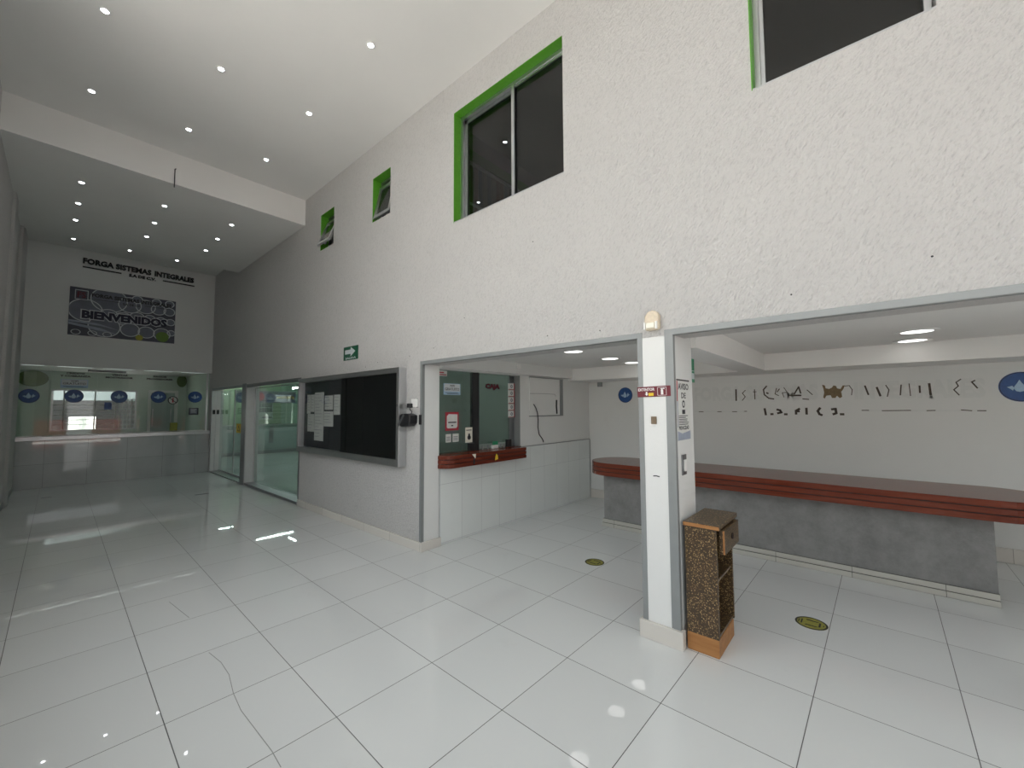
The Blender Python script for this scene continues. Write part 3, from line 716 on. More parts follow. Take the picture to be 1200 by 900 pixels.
mb = MB(T); mb.disc(1.79, 3.31, .12, 0.0165, 0.017); build('spot_print', mb, 'bannergreen', t)
mb = MB(T); mb.disc(1.38, 3.24, .065, 0.0165, 0.017); build('spot_print', mb, 'bannergold', t)
mb = MB(T); mb.text('BIENVENIDOS', .425, 3.53, 1.46, .225, 0.0165, 0.0172, 0.10); build('lettering_outline', mb, 'bannerwhite', t)
mb = MB(T); mb.text('BIENVENIDOS', .445, 3.55, 1.42, .185, 0.0173, 0.018, 0.06); build('lettering', mb, 'navy', t)
mb = MB(T); mb.box(.34, .52, 3.96, 4.15, 0.0165, 0.017); build('logo_box', mb, 'bannerdark', t)
mb = MB(T)
for a, b, c, d in ((.33, .53, 4.145, 4.16), (.33, .53, 3.95, 3.962), (.33, .342, 3.96, 4.15), (.518, .53, 3.96, 4.15)): mb.box(a, b, c, d, 0.017, 0.0176)
build('logo_border', mb, 'bannerwhite', t)
build('logo_letters', MB(T).text('FS', .365, 3.99, .13, .13, 0.017, 0.0178, 0.02), 'red', t)
mb = MB(T); mb.text('FORGA SISTEMAS INTEGRALES', .58, 4.04, 1.36, .085, 0.0165, 0.0176, 0.05); mb.text('S.A. DE C.V.', 1.08, 3.95, .30, .05, 0.0165, 0.0176, 0.04); mb.box(.62, 1.02, 3.99, 3.998, 0.0165, 0.0172); mb.box(1.45, 1.93, 3.99, 3.998, 0.0165, 0.0172); build('lettering', mb, 'letter', t)
# hanging rod on the face of the dropped slab
tag(build('hanging_rod', MB().tube([(1.058, 7.112, 4.64), (1.058, 7.112, 4.90), (1.07, 7.116, 4.91)], 0.006), 'black'), 'thin dark rod hanging on the edge of the dropped ceiling', 'rod')

# ------------------------------------------------------------------ downlights
def downlight(name, x, y, z, r, lens, label, group):
    t = thing(name, (x, y, z), label, 'ceiling light', group)
    build('trim_ring', MB(CEIL(z)).ring(x, -y, r, r*1.35, 0.0005, 0.008, 24), 'white', t)
    build('lens', MB(CEIL(z)).disc(x, -y, r, 0.0005, 0.006, 24), lens, t)
    return t
rows = ('by the plain side wall', 'in the middle row', 'by the long windowed wall')
proto = None
spots = [((.203, 6.39), HC, 'small round downlight %s, first before the dropped ceiling' % rows[0]), ((1.065, 6.37), HC, 'small round downlight %s, first before the dropped ceiling' % rows[1]), ((1.94, 6.34), HC, 'small round downlight %s, first before the dropped ceiling' % rows[2]),
         ((.212, 4.985), HC, 'small round downlight %s, second before the dropped ceiling' % rows[0]), ((1.073, 4.96), HC, 'small round downlight %s, second before the dropped ceiling' % rows[1]), ((1.955, 4.94), HC, 'small round downlight %s, second before the dropped ceiling' % rows[2]),
         ((1.96, 3.535), HC, 'small round downlight %s, third before the dropped ceiling' % rows[2])]
for j, y in enumerate((8.0, 8.86, 9.68)):
    for i, x in enumerate((.21, 1.085, 1.96)):
        spots.append(((x, y), SLAB, 'small round downlight on the dropped ceiling, %s, %s from its edge' % (rows[i], ordn[j])))
for i, x in enumerate((.248, 1.085, 1.893)):
    spots.append(((x, 12.0), HC2, 'small round downlight over the far wall lettering, %s' % rows[i]))
for (x, y), z, lb in spots:
    if proto is None: proto = downlight('downlight', x, y, z, 0.027, 'lamp', lb, 'small hall downlights')
    else: dup(proto, (x, y, z), lb)
p2 = None
for x, y, lb in ((4.87, 2.555, 'large round ceiling lamp over the bar near the cashier window, closer to the pier'), (5.53, 2.55, 'large round ceiling lamp over the bar near the cashier window, closer to the back wall'),
                 (3.95, 2.53, 'large round ceiling lamp inside the opening beside the cashier window'),
                 (4.91, -0.318, 'large round ceiling lamp over the curved bar end, closer to the opening'), (5.57, -0.325, 'large round ceiling lamp over the curved bar end, closer to the back wall')):
    if p2 is None: p2 = downlight('ceiling_lamp', x, y, AC, 0.105, 'lamp_big', lb, 'annex ceiling lamps')
    else: dup(p2, (x, y, AC), lb)

# ------------------------------------------------------------------ notice board
T = on_right(WX)
nb = thing('notice_board', (WX, 5.54, 0.9), 'wide grey aluminium notice board with dark sliding glass on the long wall', 'notice board')
A0, A1, B0, B1, D = -6.99, -4.10, 0.905, 2.06, 0.10
mb = MB(T); w = 0.075
mb.box(A0, A1, B1-0.06, B1, 0.0005, D); mb.box(A0, A1, B0, B0+0.075, 0.0005, D); mb.box(A0, A0+0.05, B0+0.075, B1-0.06, 0.0005, D); mb.box(A1-0.05, A1, B0+0.075, B1-0.06, 0.0005, D)
mb.box(A1-0.052, A1+0.002, B0, B1, D, D+0.008)
build('frame', mb, 'alu', nb, bevel=0.002)
build('backing', MB(T).box(A0+0.05, A1-0.05, B0+0.075, B1-0.06, 0.0005, 0.012), 'cloth', nb)
build('sliding_pane', MB(T).box(A0+0.052, -5.45, B0+0.076, B1-0.061, 0.045, 0.05), 'glass_board', nb)
build('sliding_pane', MB(T).box(-5.56, A1-0.052, B0+0.076, B1-0.061, 0.070, 0.075), 'glass_dark', nb)
build('divider', MB(T).box(-5.60, -5.45, B0+0.077, B1-0.062, 0.052, 0.069), 'black', nb)
build('side_lock', MB(T).box(A1-0.035, A1-0.015, 1.60, 1.63, D+0.008, D+0.014), 'alu_dark', nb)
for i in range(7):
    build('screw', MB(T).disc(-6.2+i*0.30, B1+0.012, 0.008, 0.0005, 0.01, 10), 'white', nb)
papers = [(6.70, 6.83, 1.50, 1.80, 'narrow white sheet pinned at the far top of the notice board'), (6.56, 6.69, 1.53, 1.80, 'white sheet beside the long strip, second along the notice board top'),
          (6.235, 6.55, 1.09, 1.83, 'long white paper strip down the notice board'), (5.92, 6.215, 1.55, 1.785, 'printed sheet with dark border, top of the notice board'),
          (5.715, 5.905, 1.49, 1.78, 'white form pinned against the notice board divider'), (6.56, 6.80, 1.22, 1.495, 'speckled lower sheet left of no strip, below two narrow sheets'), (5.92, 6.225, 1.315, 1.54, 'white sheet pinned under the bordered sheet on the notice board')]
papers[5] = papers[5][:4] + ('speckled sheet on the notice board below the two narrow sheets',)
for k, (y0, y1, z0, z1, lb) in enumerate(papers):
    t = thing('paper_notice', (WX-0.013, (y0+y1)/2, z0), lb, 'paper', 'papers on the notice board')
    build('sheet', MB(T).box(-y1, -y0, z0, z1, 0.0125, 0.0145), 'paper_board', t)
    mb = MB(T); n = max(3, int((z1-z0)/0.05))
    for i in range(n):
        L = (y1-y0)*random.uniform(.4, .8); zz = z1-0.03-i*(z1-z0-.05)/n
        mb.box(-y1+.02, -y1+.02+L, zz-0.006, zz, 0.0146, 0.0152)
    build('print_lettering', mb, 'bannergrey', t)
    if k == 3:
        mb = MB(T)
        for a, b, c, d in ((-y1, -y0, z1-.012, z1), (-y1, -y0, z0, z0+.012), (-y1, -y1+.012, z0, z1), (-y0-.012, -y0, z0, z1)): mb.box(a, b, c, d, 0.0146, 0.0154)
        build('border', mb, 'ink', t)
# exit arrow sign
t = thing('exit_sign', (WX, 5.44, 2.26), 'small green exit sign with a white arrow above the notice board', 'sign')
build('plate', MB(T).box(-5.655, -5.25, 2.26, 2.45, 0.0005, 0.006), 'signgreen_dark', t)
mb = MB(T); mb.prism([(-5.61, 2.345), (-5.45, 2.345), (-5.45, 2.31), (-5.32, 2.375), (-5.45, 2.44), (-5.45, 2.405), (-5.61, 2.405)], 0.006, 0.0075); build('arrow', mb, 'bannerwhite', t)
mb = MB(T); mb.text('SALIDA', -5.60, 2.272, .30, .028, 0.006, 0.0075, 0.02); build('lettering', mb, 'bannerwhite', t)
# socket, plug and black device by the corner
t = thing('wall_socket', (WX, 3.94, 1.59), 'white socket plate with a black plug near the wall corner', 'socket')
build('plate', MB(T).box(-4.0, -3.875, 1.595, 1.685, 0.0005, 0.008), 'white', t, bevel=0.003)
build('plate_shadow_gap', MB(T).box(-3.905, -3.875, 1.587, 1.690, 0.0004, 0.004), 'alu_dark', t)
build('plug', MB(T).box(-4.03, -3.965, 1.585, 1.635, 0.008, 0.05), 'black', t, bevel=0.008)
t = thing('dispenser', (WX, 4.01, 1.36), 'black plug-in dispenser hung on the long wall below the socket', 'dispenser')
prof = [(-4.085, 1.50), (-4.094, 1.40), (-4.06, 1.365), (-3.93, 1.375), (-3.885, 1.41), (-3.88, 1.50), (-3.95, 1.52), (-4.05, 1.515)]
mb = MB(T); mb.prism(prof, 0.0005, 0.11); build('body', mb, 'black', t, bevel=0.012)
mb = MB(T); mb.ribbon([(-4.09, 1.39), (-4.0, 1.50)], 0.03, 0.11, 0.113); build('gloss_panel', mb, 'alu_dark', t)
build('cable', MB(T).tube([(-3.995, 1.59, .03), (-3.985, 1.565, .035), (-3.95, 1.54, .03), (-3.955, 1.515, .04)], 0.005, 6), 'black', t)
tag(build('edge_clip', MB(T).box(-3.845, -3.805, 1.395, 1.505, 0.005, 0.012), 'black'), 'black strip clipped on the grey corner edging beside the dispenser', 'clip')

# ------------------------------------------------------------------ things on the pier
t = thing('alarm_strobe', (WX, 1.125, 2.11), 'cream alarm strobe with pale lens above the pier', 'alarm')
mb = MB(T); mb.prism([(-1.175, 2.115), (-1.085, 2.115), (-1.075, 2.13), (-1.075, 2.215), (-1.095, 2.245), (-1.125, 2.252), (-1.155, 2.245), (-1.178, 2.215), (-1.18, 2.13)], 0.0005, 0.045); build('housing', mb, 'cream', t, bevel=0.01)
mb = MB(T); mb.box(-1.163, -1.10, 2.125, 2.165, 0.045, 0.062); build('lens', mb, 'cream_lens', t, bevel=0.006)
mb = MB(T); mb.box(-1.178, -1.166, 2.12, 2.17, 0.035, 0.058); mb.box(-1.096, -1.084, 2.12, 2.17, 0.035, 0.058); build('lens_clip', mb, 'white', t)
TT = T @ Matrix.Translation((-1.138, 1.688, 0)) @ Matrix.Rotation(0.022, 4, 'Z')
t = thing('extinguisher_sign', (WX, 1.138, 1.65), 'dark red fire extinguisher sign with white letters across the pier', 'sign')
mb = MB(TT); mb.box(-.118, .118, -.036, .036, 0.005, 0.008); build('plate', mb, 'red', t, bevel=0.0012)
mb = MB(TT); mb.text('EXTINTOR', -.11, .006, .118, .02, 0.008, 0.0092, 0.015); mb.prism([(-.055, .0), (-.055, -.014), (-.062, -.014), (-.050, -.028), (-.038, -.014), (-.045, -.014), (-.045, 0)][::1], 0.008, 0.0092); build('lettering', mb, 'white', t)
mb = MB(TT); mb.box(-.036, .0, -.03, -.009, 0.008, 0.0095); build('yellow_tag', mb, 'yellow', t)
mb = MB(TT)
for a, b, c, d in ((.03, .088, .026, .028), (.03, .088, -.03, -.028), (.028, .03, -.028, .026), (.088, .09, -.028, .026)): mb.box(a, b, c, d, 0.008, 0.009)
mb.box(.052, .068, -.024, .008, 0.008, 0.0094); mb.box(.056, .064, .008, .018, 0.008, 0.0094); mb.box(.05, .078, .014, .02, 0.008, 0.0094); build('symbol', mb, 'white', t)
t = thing('tape_residue', (WX, 1.14, 1.45), 'brown patch of old mounting tape on the pier below the red sign', 'tape')
build('pad', MB(T).box(-1.16, -1.122, 1.462, 1.514, 0.0005, 0.012), 'brown', t, bevel=0.003)
build('scrap', MB(T).box(-1.172, -1.125, 1.452, 1.463, 0.0005, 0.004), 'white', t)
tag(build('scuff_mark', MB(T).ribbon([(-1.155, 1.104), (-1.135, 1.106), (-1.115, 1.103)], 0.007, 0.0009, 0.0016), 'ink'), 'short dark scuff across the pier at counter height', 'scuff')
P = on_far(0.999)
t = thing('information_poster', (2.97, 1.0, 1.345), 'tall printed poster with black text on the side of the pier', 'poster')
build('sheet', MB(P).box(2.835, 3.115, 1.345, 1.775, 0.0003, 0.002), 'paper', t)
mb = MB(P); mb.text('AVISO', 2.87, 1.70, .21, .045, 0.002, 0.0026, 0.02); mb.text('DE', 2.93, 1.64, .09, .04, 0.002, 0.0026, 0.02)
mb.box(2.84, 3.10, 1.762, 1.772, 0.002, 0.0026); mb.ring(2.97, 1.60, .016, .027, 0.002, 0.0026, 16); mb.box(2.94, 3.0, 1.53, 1.56, 0.002, 0.0026)
for i in range(6): mb.box(2.87, 2.87+random.uniform(.12, .21), 1.515-i*.012, 1.52-i*.012, 0.002, 0.0026)
mb.text('PRIVACIDAD', 2.87, 1.42, .2, .028, 0.002, 0.0026, 0.02); build('lettering', mb, 'ink', t)
mb = MB(P); mb.box(2.842, 2.86, 1.62, 1.76, 0.002, 0.0024); build('red_edge', mb, 'redpaint', t)
mb = MB(P); mb.prism([(2.842, 1.35), (3.10, 1.35), (3.10, 1.41), (2.93, 1.395), (2.842, 1.415)], 0.002, 0.0024); mb.box(2.845, 2.86, 1.44, 1.62, 0.002, 0.0024); build('blue_field', mb, 'bannerbright', t)
t = thing('light_switch', (2.945, 1.0, 1.10), 'white light switch in a dark plate on the side of the pier', 'switch')
build('plate', MB(P).box(2.90, 2.985, 1.11, 1.25, 0.0003, 0.008), 'alu_dark', t, bevel=0.003)
build('rocker', MB(P).box(2.925, 2.965, 1.135, 1.215, 0.008, 0.016), 'white', t, bevel=0.003)
t = thing('hanging_exit_sign', (3.22, 1.0, 1.77), 'green sign jutting from behind the pier, seen almost edge-on', 'sign')
build('plate', MB(P).box(3.10, 3.275, 1.765, 1.945, -0.02, -0.0125), 'signgreen', t)
build('white_line', MB(P).box(3.215, 3.268, 1.85, 1.855, -0.0125, -0.011), 'bannerwhite', t); build('white_field', MB(P).box(3.215, 3.268, 1.79, 1.835, -0.0125, -0.0115), 'bannerwhite', t)
# ------------------------------------------------------------------ cabinet beside the pier
cb = thing('cabinet', (3.05, 0.88, 0), 'narrow speckled brown cabinet with open shelves standing against the pier', 'cabinet')
build('plinth', MB().box(2.845, 3.21, 0.78, 0.973, 0.0005, 0.112), 'oak', cb, bevel=0.003)
build('side_panel', MB().box(2.848, 2.868, 0.778, 0.972, 0.1125, 0.79), 'chip', cb, bevel=0.001)
build('side_panel', MB().box(3.215, 3.235, 0.778, 0.972, 0.1125, 0.79), 'chip', cb, bevel=0.001)
build('back_panel', MB().box(2.868, 3.215, 0.957, 0.972, 0.1125, 0.79), 'groove', cb)
build('bottom_panel', MB().box(2.868, 3.215, 0.785, 0.957, 0.1125, 0.13), 'chip', cb)
build('shelf', MB().box(2.868, 3.215, 0.79, 0.957, 0.452, 0.468), 'chip', cb)
tp = build('top', MB().box(2.838, 3.30, 0.758, 0.976, 0.794, 0.822), 'chip', cb, bevel=0.002)
build('edge_band', MB().box(2.8365, 2.8385, 0.757, 0.977, 0.796, 0.818), 'oak', tp)
dr = build('drawer', MB().box(2.90, 3.26, 0.742, 0.777, 0.632, 0.785), 'chip', cb, bevel=0.002)
build('edge_band', MB().box(2.8985, 2.9005, 0.7415, 0.752, 0.634, 0.783), 'oak', dr)
mb = MB(on_far(0.7415)); mb.disc(3.08, 0.715, 0.02, 0, 0.006, 16); build('knob', mb, 'groove', dr)

# ------------------------------------------------------------------ bar counter
def stadium(x0, x1, y0, y1, n=14, ins=0.0):
    x0 += ins; x1 -= ins; y0 += ins; y1 -= ins; cx = (x0+x1)/2; r = (x1-x0)/2; ry = r*0.92
    p = [(cx + r*math.cos(PI+PI*i/n), y0+ry+ry*math.sin(PI+PI*i/n)) for i in range(n+1)]
    p += [(cx + r*math.cos(PI*i/n), y1-ry+ry*math.sin(PI*i/n)) for i in range(n+1)]
    return p
bc = thing('bar_counter', (5.2, 0.95, 0), 'long bar counter with polished red wood top on a grey plastered base', 'counter')
wt = build('worktop', MB().prism(stadium(4.78, 5.56, -1.06, 2.96), 0.808, 0.86), 'redwood', bc, bevel=0.004)
mb = MB(); mb.prism(stadium(4.78, 5.56, -1.06, 2.96, ins=0.012), 0.700, 0.8078)
build('groove_core', mb, 'groove', bc)
build('edge_layer', MB().prism(stadium(4.78, 5.56, -1.06, 2.96), 0.755, 0.800), 'redwood', bc, bevel=0.003)
build('edge_layer', MB().prism(stadium(4.78, 5.56, -1.06, 2.96), 0.699, 0.747), 'redwood', bc, bevel=0.003)
build('base', MB().box(5.0, 5.42, -0.69, 2.75, 0.10, 0.699), 'grey_stucco', bc)
mb = MB(); mb.box(4.975, 5.44, -0.695, 2.77, 0.0005, 0.05); mb.box(4.985, 5.43, -0.6945, 2.765, 0.05, 0.10)
build('plinth', mb, 'plinth_dull', bc, bevel=0.002)
# ------------------------------------------------------------------ cashier window
Tg = on_far(CY+0.10)
r = struct_root('window_9', (3.8, CY, 1.03))
build('pane', MB(Tg).box(3.046, 3.69, 1.032, 2.044, -0.004, 0.004), 'glass_caja', r)
build('pane', MB(Tg).box(3.79, 4.40, 1.10, 2.044, -0.004, 0.004), 'glass_caja', r)
build('post', MB(Tg).box(3.68, 3.795, 1.032, 2.044, -0.04, 0.012), 'black', r)
mb = MB(Tg); mb.box(4.40, 4.43, 1.032, 2.044, -0.02, 0.01); mb.box(4.43, 4.528, 1.032, 2.044, -0.015, -0.01); build('side_frame', mb, 'alu_dark', r)
build('jamb', MB(on_far(CY)).box(4.522, 4.529, 1.032, 2.044, -0.155, 0.002), 'alu_paint', r)
cc = thing('cashier_counter', (3.75, CY, 0.88), 'red wood ledge with layered edge under the cashier window', 'counter')
def ledge(x0, x1, y0, y1, ins=0.0, r=0.17):
    x0 += ins; x1 -= ins; y0 += ins
    p = [(x1, y0), (x1, y1), (x0, y1)]
    p += [(x0 + r - r*math.cos(a), y0 + r*0.75 - r*0.75*math.sin(a)) for a in [PI/2*i/8 for i in range(9)]]
    return p
FYc = 3.655
build('worktop', MB().prism(ledge(3.022, 4.47, FYc, 3.7985), 0.985, 1.028), 'redwood_x', cc, bevel=0.004)
mb = MB(); mb.prism(ledge(3.022, 4.47, FYc, 3.7985, 0.01), 0.883, 0.9848); build('groove_core', mb, 'groove', cc)
build('edge_layer', MB().prism(ledge(3.022, 4.47, FYc, 3.7985), 0.935, 0.978), 'redwood_x', cc, bevel=0.003)
build('edge_layer', MB().prism(ledge(3.022, 4.47, FYc, 3.7985), 0.882, 0.928), 'redwood_x', cc, bevel=0.003)
build('inner_ledge', MB().box(3.046, 4.529, 3.799, 3.98, 1.002, 1.031), 'redwood_x', cc)
Tf = on_far(FYc-0.0005)
tag(build('pink_sticker', MB(Tf).prism([(3.43, 1.02), (3.49, 1.02), (3.485, .965)][::-1], 0, 0.003), 'cream_lens'), 'small pale torn sticker on the cashier ledge edge', 'sticker')
tag(build('yellow_sticker', MB(Tf).prism([(3.83, .91), (3.885, .92), (3.88, .965), (3.855, .99), (3.838, .955)], 0, 0.003), 'yellow'), 'small yellow drop-shaped sticker on the cashier ledge edge', 'sticker')
tag(build('black_sticker', MB(Tf).box(3.45, 3.475, .90, .965, 0, 0.003), 'black'), 'small black patch on the cashier ledge edge', 'sticker')
# stickers and notices on the glass
Tp = on_far(CY+0.0955)
wifi(Tp, 3.198, 3.468, 1.743, 1.883, 'pale blue wifi notice on the dark cashier glass')
t = thing('red_notice', (3.334, CY+0.09, 1.30), 'red bordered white notice on the cashier glass', 'notice')
build('border', MB(Tp).box(3.227, 3.441, 1.302, 1.530, 0, 0.003), 'redpaint', t)
build('field', MB(Tp).prism([(3.25, 1.34), (3.27, 1.33), (3.40, 1.33), (3.42, 1.35), (3.42, 1.50), (3.28, 1.505), (3.25, 1.48)], 0.003, 0.004), 'paper', t)
mb = MB(Tp); mb.box(3.27, 3.40, 1.395, 1.41, 0.004, 0.005); mb.box(3.32, 3.35, 1.355, 1.37, 0.004, 0.005); build('lettering', mb, 'ink', t)
for a, b, lb in ((3.235, 3.318, 'small white card under the red notice, nearer the wall corner'), (3.344, 3.442, 'small white card under the red notice, nearer the black post')):
    t = thing('white_card', ((a+b)/2, CY+0.09, 1.16), lb, 'card', 'white cards on the cashier glass')
    build('sheet', MB(Tp).box(a, b, 1.160, 1.26, 0, 0.003), 'paper', t)
    mb = MB(Tp); [mb.box(a+.012, b-.015, 1.18+.02*i, 1.187+.02*i, 0.003, 0.004) for i in range(3)]; build('print', mb, 'bannergrey', t)
tag(build('dotted_sticker', MB(Tp).box(3.29, 3.37, 1.272, 1.288, 0, 0.003), 'bannergrey'), 'thin grey label between the red notice and white cards', 'sticker')
t = thing('yellow_card', (3.63, CY+0.09, 1.136), 'pale yellow card with a dark figure beside the black window post', 'card')
build('sheet', MB(Tp).box(3.556, 3.676, 1.136, 1.330, 0, 0.003), 'cream_lens', t)
mb = MB(Tp); mb.disc(3.62, 1.20, .03, 0.003, 0.004, 12); mb.box(3.605, 3.635, 1.2, 1.25, 0.003, 0.004); mb.box(3.57, 3.66, 1.29, 1.30, 0.003, 0.004); build('print', mb, 'ink', t)
t = thing('corner_sticker', (3.15, CY+0.09, 1.97), 'white and red sticker in the top corner of the cashier glass', 'sticker')
build('sheet', MB(Tp).box(3.10, 3.25, 1.97, 2.035, 0, 0.003), 'paper', t)
mb = MB(Tp); mb.box(3.11, 3.24, 1.98, 1.992, 0.003, 0.004); mb.box(3.12, 3.2, 2.005, 2.02, 0.003, 0.004); build('print', mb, 'redpaint', t)
t = thing('cashier_lettering', (4.06, CY+0.09, 1.825), 'dark red cashier lettering on the window pane', 'lettering')
build('lettering', MB(Tp).text('CAJA', 3.925, 1.828, .27, .076, 0.002, 0.006, 0.035), 'red', t)
build('outline', MB(Tp).text('CAJA', 3.915, 1.820, .29, .09, 0, 0.002, 0.09), 'ink', t)
for i in range(5):
    z = 1.44 + (4-i)*0.0995
    t = thing('price_sticker', (4.44, CY+0.08, z), 'white and red square sticker in the column on the cashier frame, %s from the top' % ordn[i], 'sticker', 'column of square stickers')
    Tq = on_far(CY+0.0895)
    build('sheet', MB(Tq).box(4.37, 4.512, z, z+0.093, 0, 0.003), 'paper', t)
    mb = MB(Tq); mb.box(4.495, 4.512, z, z+.093, 0.003, 0.004); mb.box(4.375, 4.50, z+.002, z+.01, 0.003, 0.004); build('edge_print', mb, 'redpaint', t)
    mb = MB(Tq); mb.ring(4.445, z+.05, .012, .024, 0.003, 0.004, 12); build('symbol_print', mb, 'bannergrey', t)
t = thing('card_terminal', (4.06, 3.86, 1.028), 'small green and white card holder standing on the cashier ledge', 'card holder')
mb = MB(); mb.box(4.01, 4.115, 3.86, 3.90, 1.0315, 1.075); build('foot', mb, 'white', t, bevel=0.004)
mb = MB(); mb.prism([(4.01, 3.87), (4.115, 3.87), (4.10, 3.89), (4.025, 3.89)], 1.0755, 1.125); build('card', mb, 'signgreen', t)
tag(build('black_box', MB().box(3.58, 3.675, 3.86, 3.905, 1.0315, 1.13), 'black', bevel=0.006), 'black box on the cashier ledge beside the post', 'box')
tag(build('black_box', MB().box(4.31, 4.39, 3.86, 3.91, 1.0315, 1.135), 'black', bevel=0.006), 'black box on the cashier ledge at the far frame', 'box')
for x, lb in ((3.83, 'nearest the black post'), (3.93, 'beside the green card holder'), (4.18, 'next after the green card holder'), (4.25, 'nearest the far black box')):
    tag(build('pen_holder', MB().tube([(x, 3.88, 1.0315), (x, 3.88, 1.085)], 0.01, 10), 'alu_dark'), 'small dark upright peg on the cashier ledge, %s' % lb, 'peg', 'pegs on the cashier ledge')
# small lamp in the cubicle
tube_light(3.45, 4.5, 2.65, 0.9, 'x', 'fluorescent tube light inside the dark cashier cubicle', 'office tube lights')
# ------------------------------------------------------------------ niche board, cable, boxes on the cashier wall
t = thing('blank_panel', (5.16, CY, 1.445), 'blank painted board framed on the cashier wall', 'panel')
mb = MB(on_far(CY))
mb.box(4.74, 5.52, 1.46, 2.03, 0.0005, 0.010); build('board', mb, 'plain_wall', t)
mb = MB(on_far(CY)); mb.box(5.52, 5.60, 1.445, 2.04, 0.0005, 0.022); mb.box(4.735, 5.52, 1.445, 1.4595, 0.0005, 0.022); mb.box(4.735, 5.6, 2.0305, 2.04, 0.0005, 0.03); build('frame', mb, 'alu_paint', t)
mb = MB(on_far(CY-0.010)); mb.ribbon([(5.43, 1.69), (5.425, 1.60), (5.435, 1.49)], 0.035, 0, 0.002); build('black_slot', mb, 'black', t)
mb = MB(on_far(CY-0.010)); mb.ribbon([(4.75, 1.79), (5.1, 1.795), (5.38, 1.79), (5.41, 1.76)], 0.006, 0, 0.002); build('crack_line', mb, 'alu_paint', t)
tag(build('loose_cable', MB(on_far(CY)).tube([(4.82, 1.63, .022), (4.86, 1.58, .03), (4.895, 1.50, .035), (4.89, 1.40, .05), (4.885, 1.28, .05), (4.91, 1.18, .05), (4.98, 1.11, .055), (5.01, 1.08, .05), (5.015, 1.055, .05)], 0.0075, 8), 'black'), 'loose dark cable hanging from the wall below the blank board', 'cable')
tag(build('junction_box', MB(on_far(CY-0.09)).box(4.34, 4.42, 2.13, 2.205, 0.0005, 0.03), 'white', bevel=0.004), 'small white junction box above the cashier window end', 'junction box')
tag(build('motion_sensor', MB(on_right(AX)).box(-3.62, -3.54, 1.94, 2.019, 0.0005, 0.05), 'alu_paint', bevel=0.006), 'small grey sensor box under the beam on the back wall', 'sensor')
# ------------------------------------------------------------------ back wall of the annex
Tb = on_right(AX)
drop_decal(Tb, -3.115, 1.783, 0.128, 'blue round water-drop decal on the annex wall beside the pier')
drop_decal(Tb, 1.135, 1.765, 0.150, 'larger blue round water-drop decal on the annex wall above the counter end')
SC = [[(1.435,1.819),(1.437,1.668)],[(1.319,1.806),(1.356,1.767),(1.322,1.716),(1.36,1.667)],[(1.206,1.812),(1.205,1.684)],[(1.224,1.783),(1.185,1.782)],[(1.061,1.855),(1.099,1.808),(1.09,1.74),(1.042,1.691),(0.985,1.68)],[(1.061,1.763),(1.048,1.755)],[(0.947,1.822),(0.966,1.747),(0.927,1.723)],[(0.915,1.812),(0.941,1.775)],[(0.864,1.829),(0.83,1.766),(0.885,1.76),(0.868,1.703)],[(0.753,1.741),(0.703,1.832),(0.684,1.749)],[(0.808,1.724),(0.685,1.721)],[(0.615,1.789),(0.562,1.727)],[(0.664,1.675),(0.604,1.668)],[(0.237,1.825),(0.195,1.829),(0.169,1.777),(0.178,1.714)],[(0.05,1.818),(0.024,1.716)],[(-0.055,1.796),(-0.081,1.699)],[(-0.134,1.819),(-0.158,1.766),(-0.142,1.689)],[(-0.263,1.818),(-0.252,1.704)],[(-0.329,1.829),(-0.335,1.693)],[(-0.412,1.8),(-0.412,1.728)],[(-0.489,1.822),(-0.495,1.703)],[(-0.727,1.86),(-0.692,1.829),(-0.707,1.789),(-0.672,1.75),(-0.708,1.693)],[(-0.827,1.842),(-0.805,1.828),(-0.842,1.763)]]
SC2 = [[(1.093,1.547),(1.083,1.47)],[(1.021,1.476),(1.002,1.477)],[(0.949,1.537),(0.918,1.528),(0.903,1.5),(0.943,1.49)],[(0.866,1.476),(0.845,1.476)],[(0.707,1.546),(0.743,1.523),(0.743,1.482)],[(0.731,1.515),(0.711,1.515)],[(0.631,1.552),(0.631,1.483)],[(0.492,1.555),(0.515,1.519),(0.499,1.48),(0.477,1.469)],[(0.372,1.541),(0.337,1.546),(0.332,1.493),(0.36,1.481)],[(0.289,1.48),(0.264,1.48)]]
SC3 = [[(1.942,1.506),(1.882,1.506)],[(1.687,1.507),(1.636,1.507)],[(1.491,1.508),(1.436,1.508)],[(1.338,1.514),(1.312,1.514)],[(0.089,1.528),(0.029,1.528)],[(-0.09,1.524),(-0.328,1.528)],[(-0.458,1.525),(-0.522,1.528)],[(-0.717,1.533),(-0.791,1.525)],[(-0.833,1.525),(-0.89,1.525)]]
BLOB = [(0.459,1.85),(0.431,1.84),(0.425,1.804),(0.39,1.794),(0.361,1.811),(0.346,1.837),(0.319,1.827),(0.313,1.8),(0.279,1.79),(0.257,1.833),(0.237,1.832),(0.252,1.789),(0.274,1.755),(0.267,1.694),(0.291,1.677),(0.317,1.709),(0.332,1.681),(0.366,1.682),(0.379,1.717),(0.422,1.711),(0.437,1.676),(0.454,1.689),(0.441,1.751),(0.447,1.796)]
t = thing('removed_lettering', (AX, 0.5, 1.45), 'dark glue scars of removed lettering on the annex back wall', 'wall marks')
for i, sc_ in enumerate(SC): build('letter_scar', MB(Tb).ribbon([(-p[0], p[1]) for p in sc_], (0.020, 0.010, 0.012, 0.008, 0.016)[i % 5], 0.0012, 0.0022), 'scar', t)
for sc_ in SC2: build('letter_scar', MB(Tb).ribbon([(-p[0], p[1]) for p in sc_], 0.026, 0.0012, 0.0022), 'scar', t)
for sc_ in SC3: build('line_scar', MB(Tb).ribbon([(-p[0], p[1]) for p in sc_], 0.009, 0.0012, 0.0022), 'scar', t)
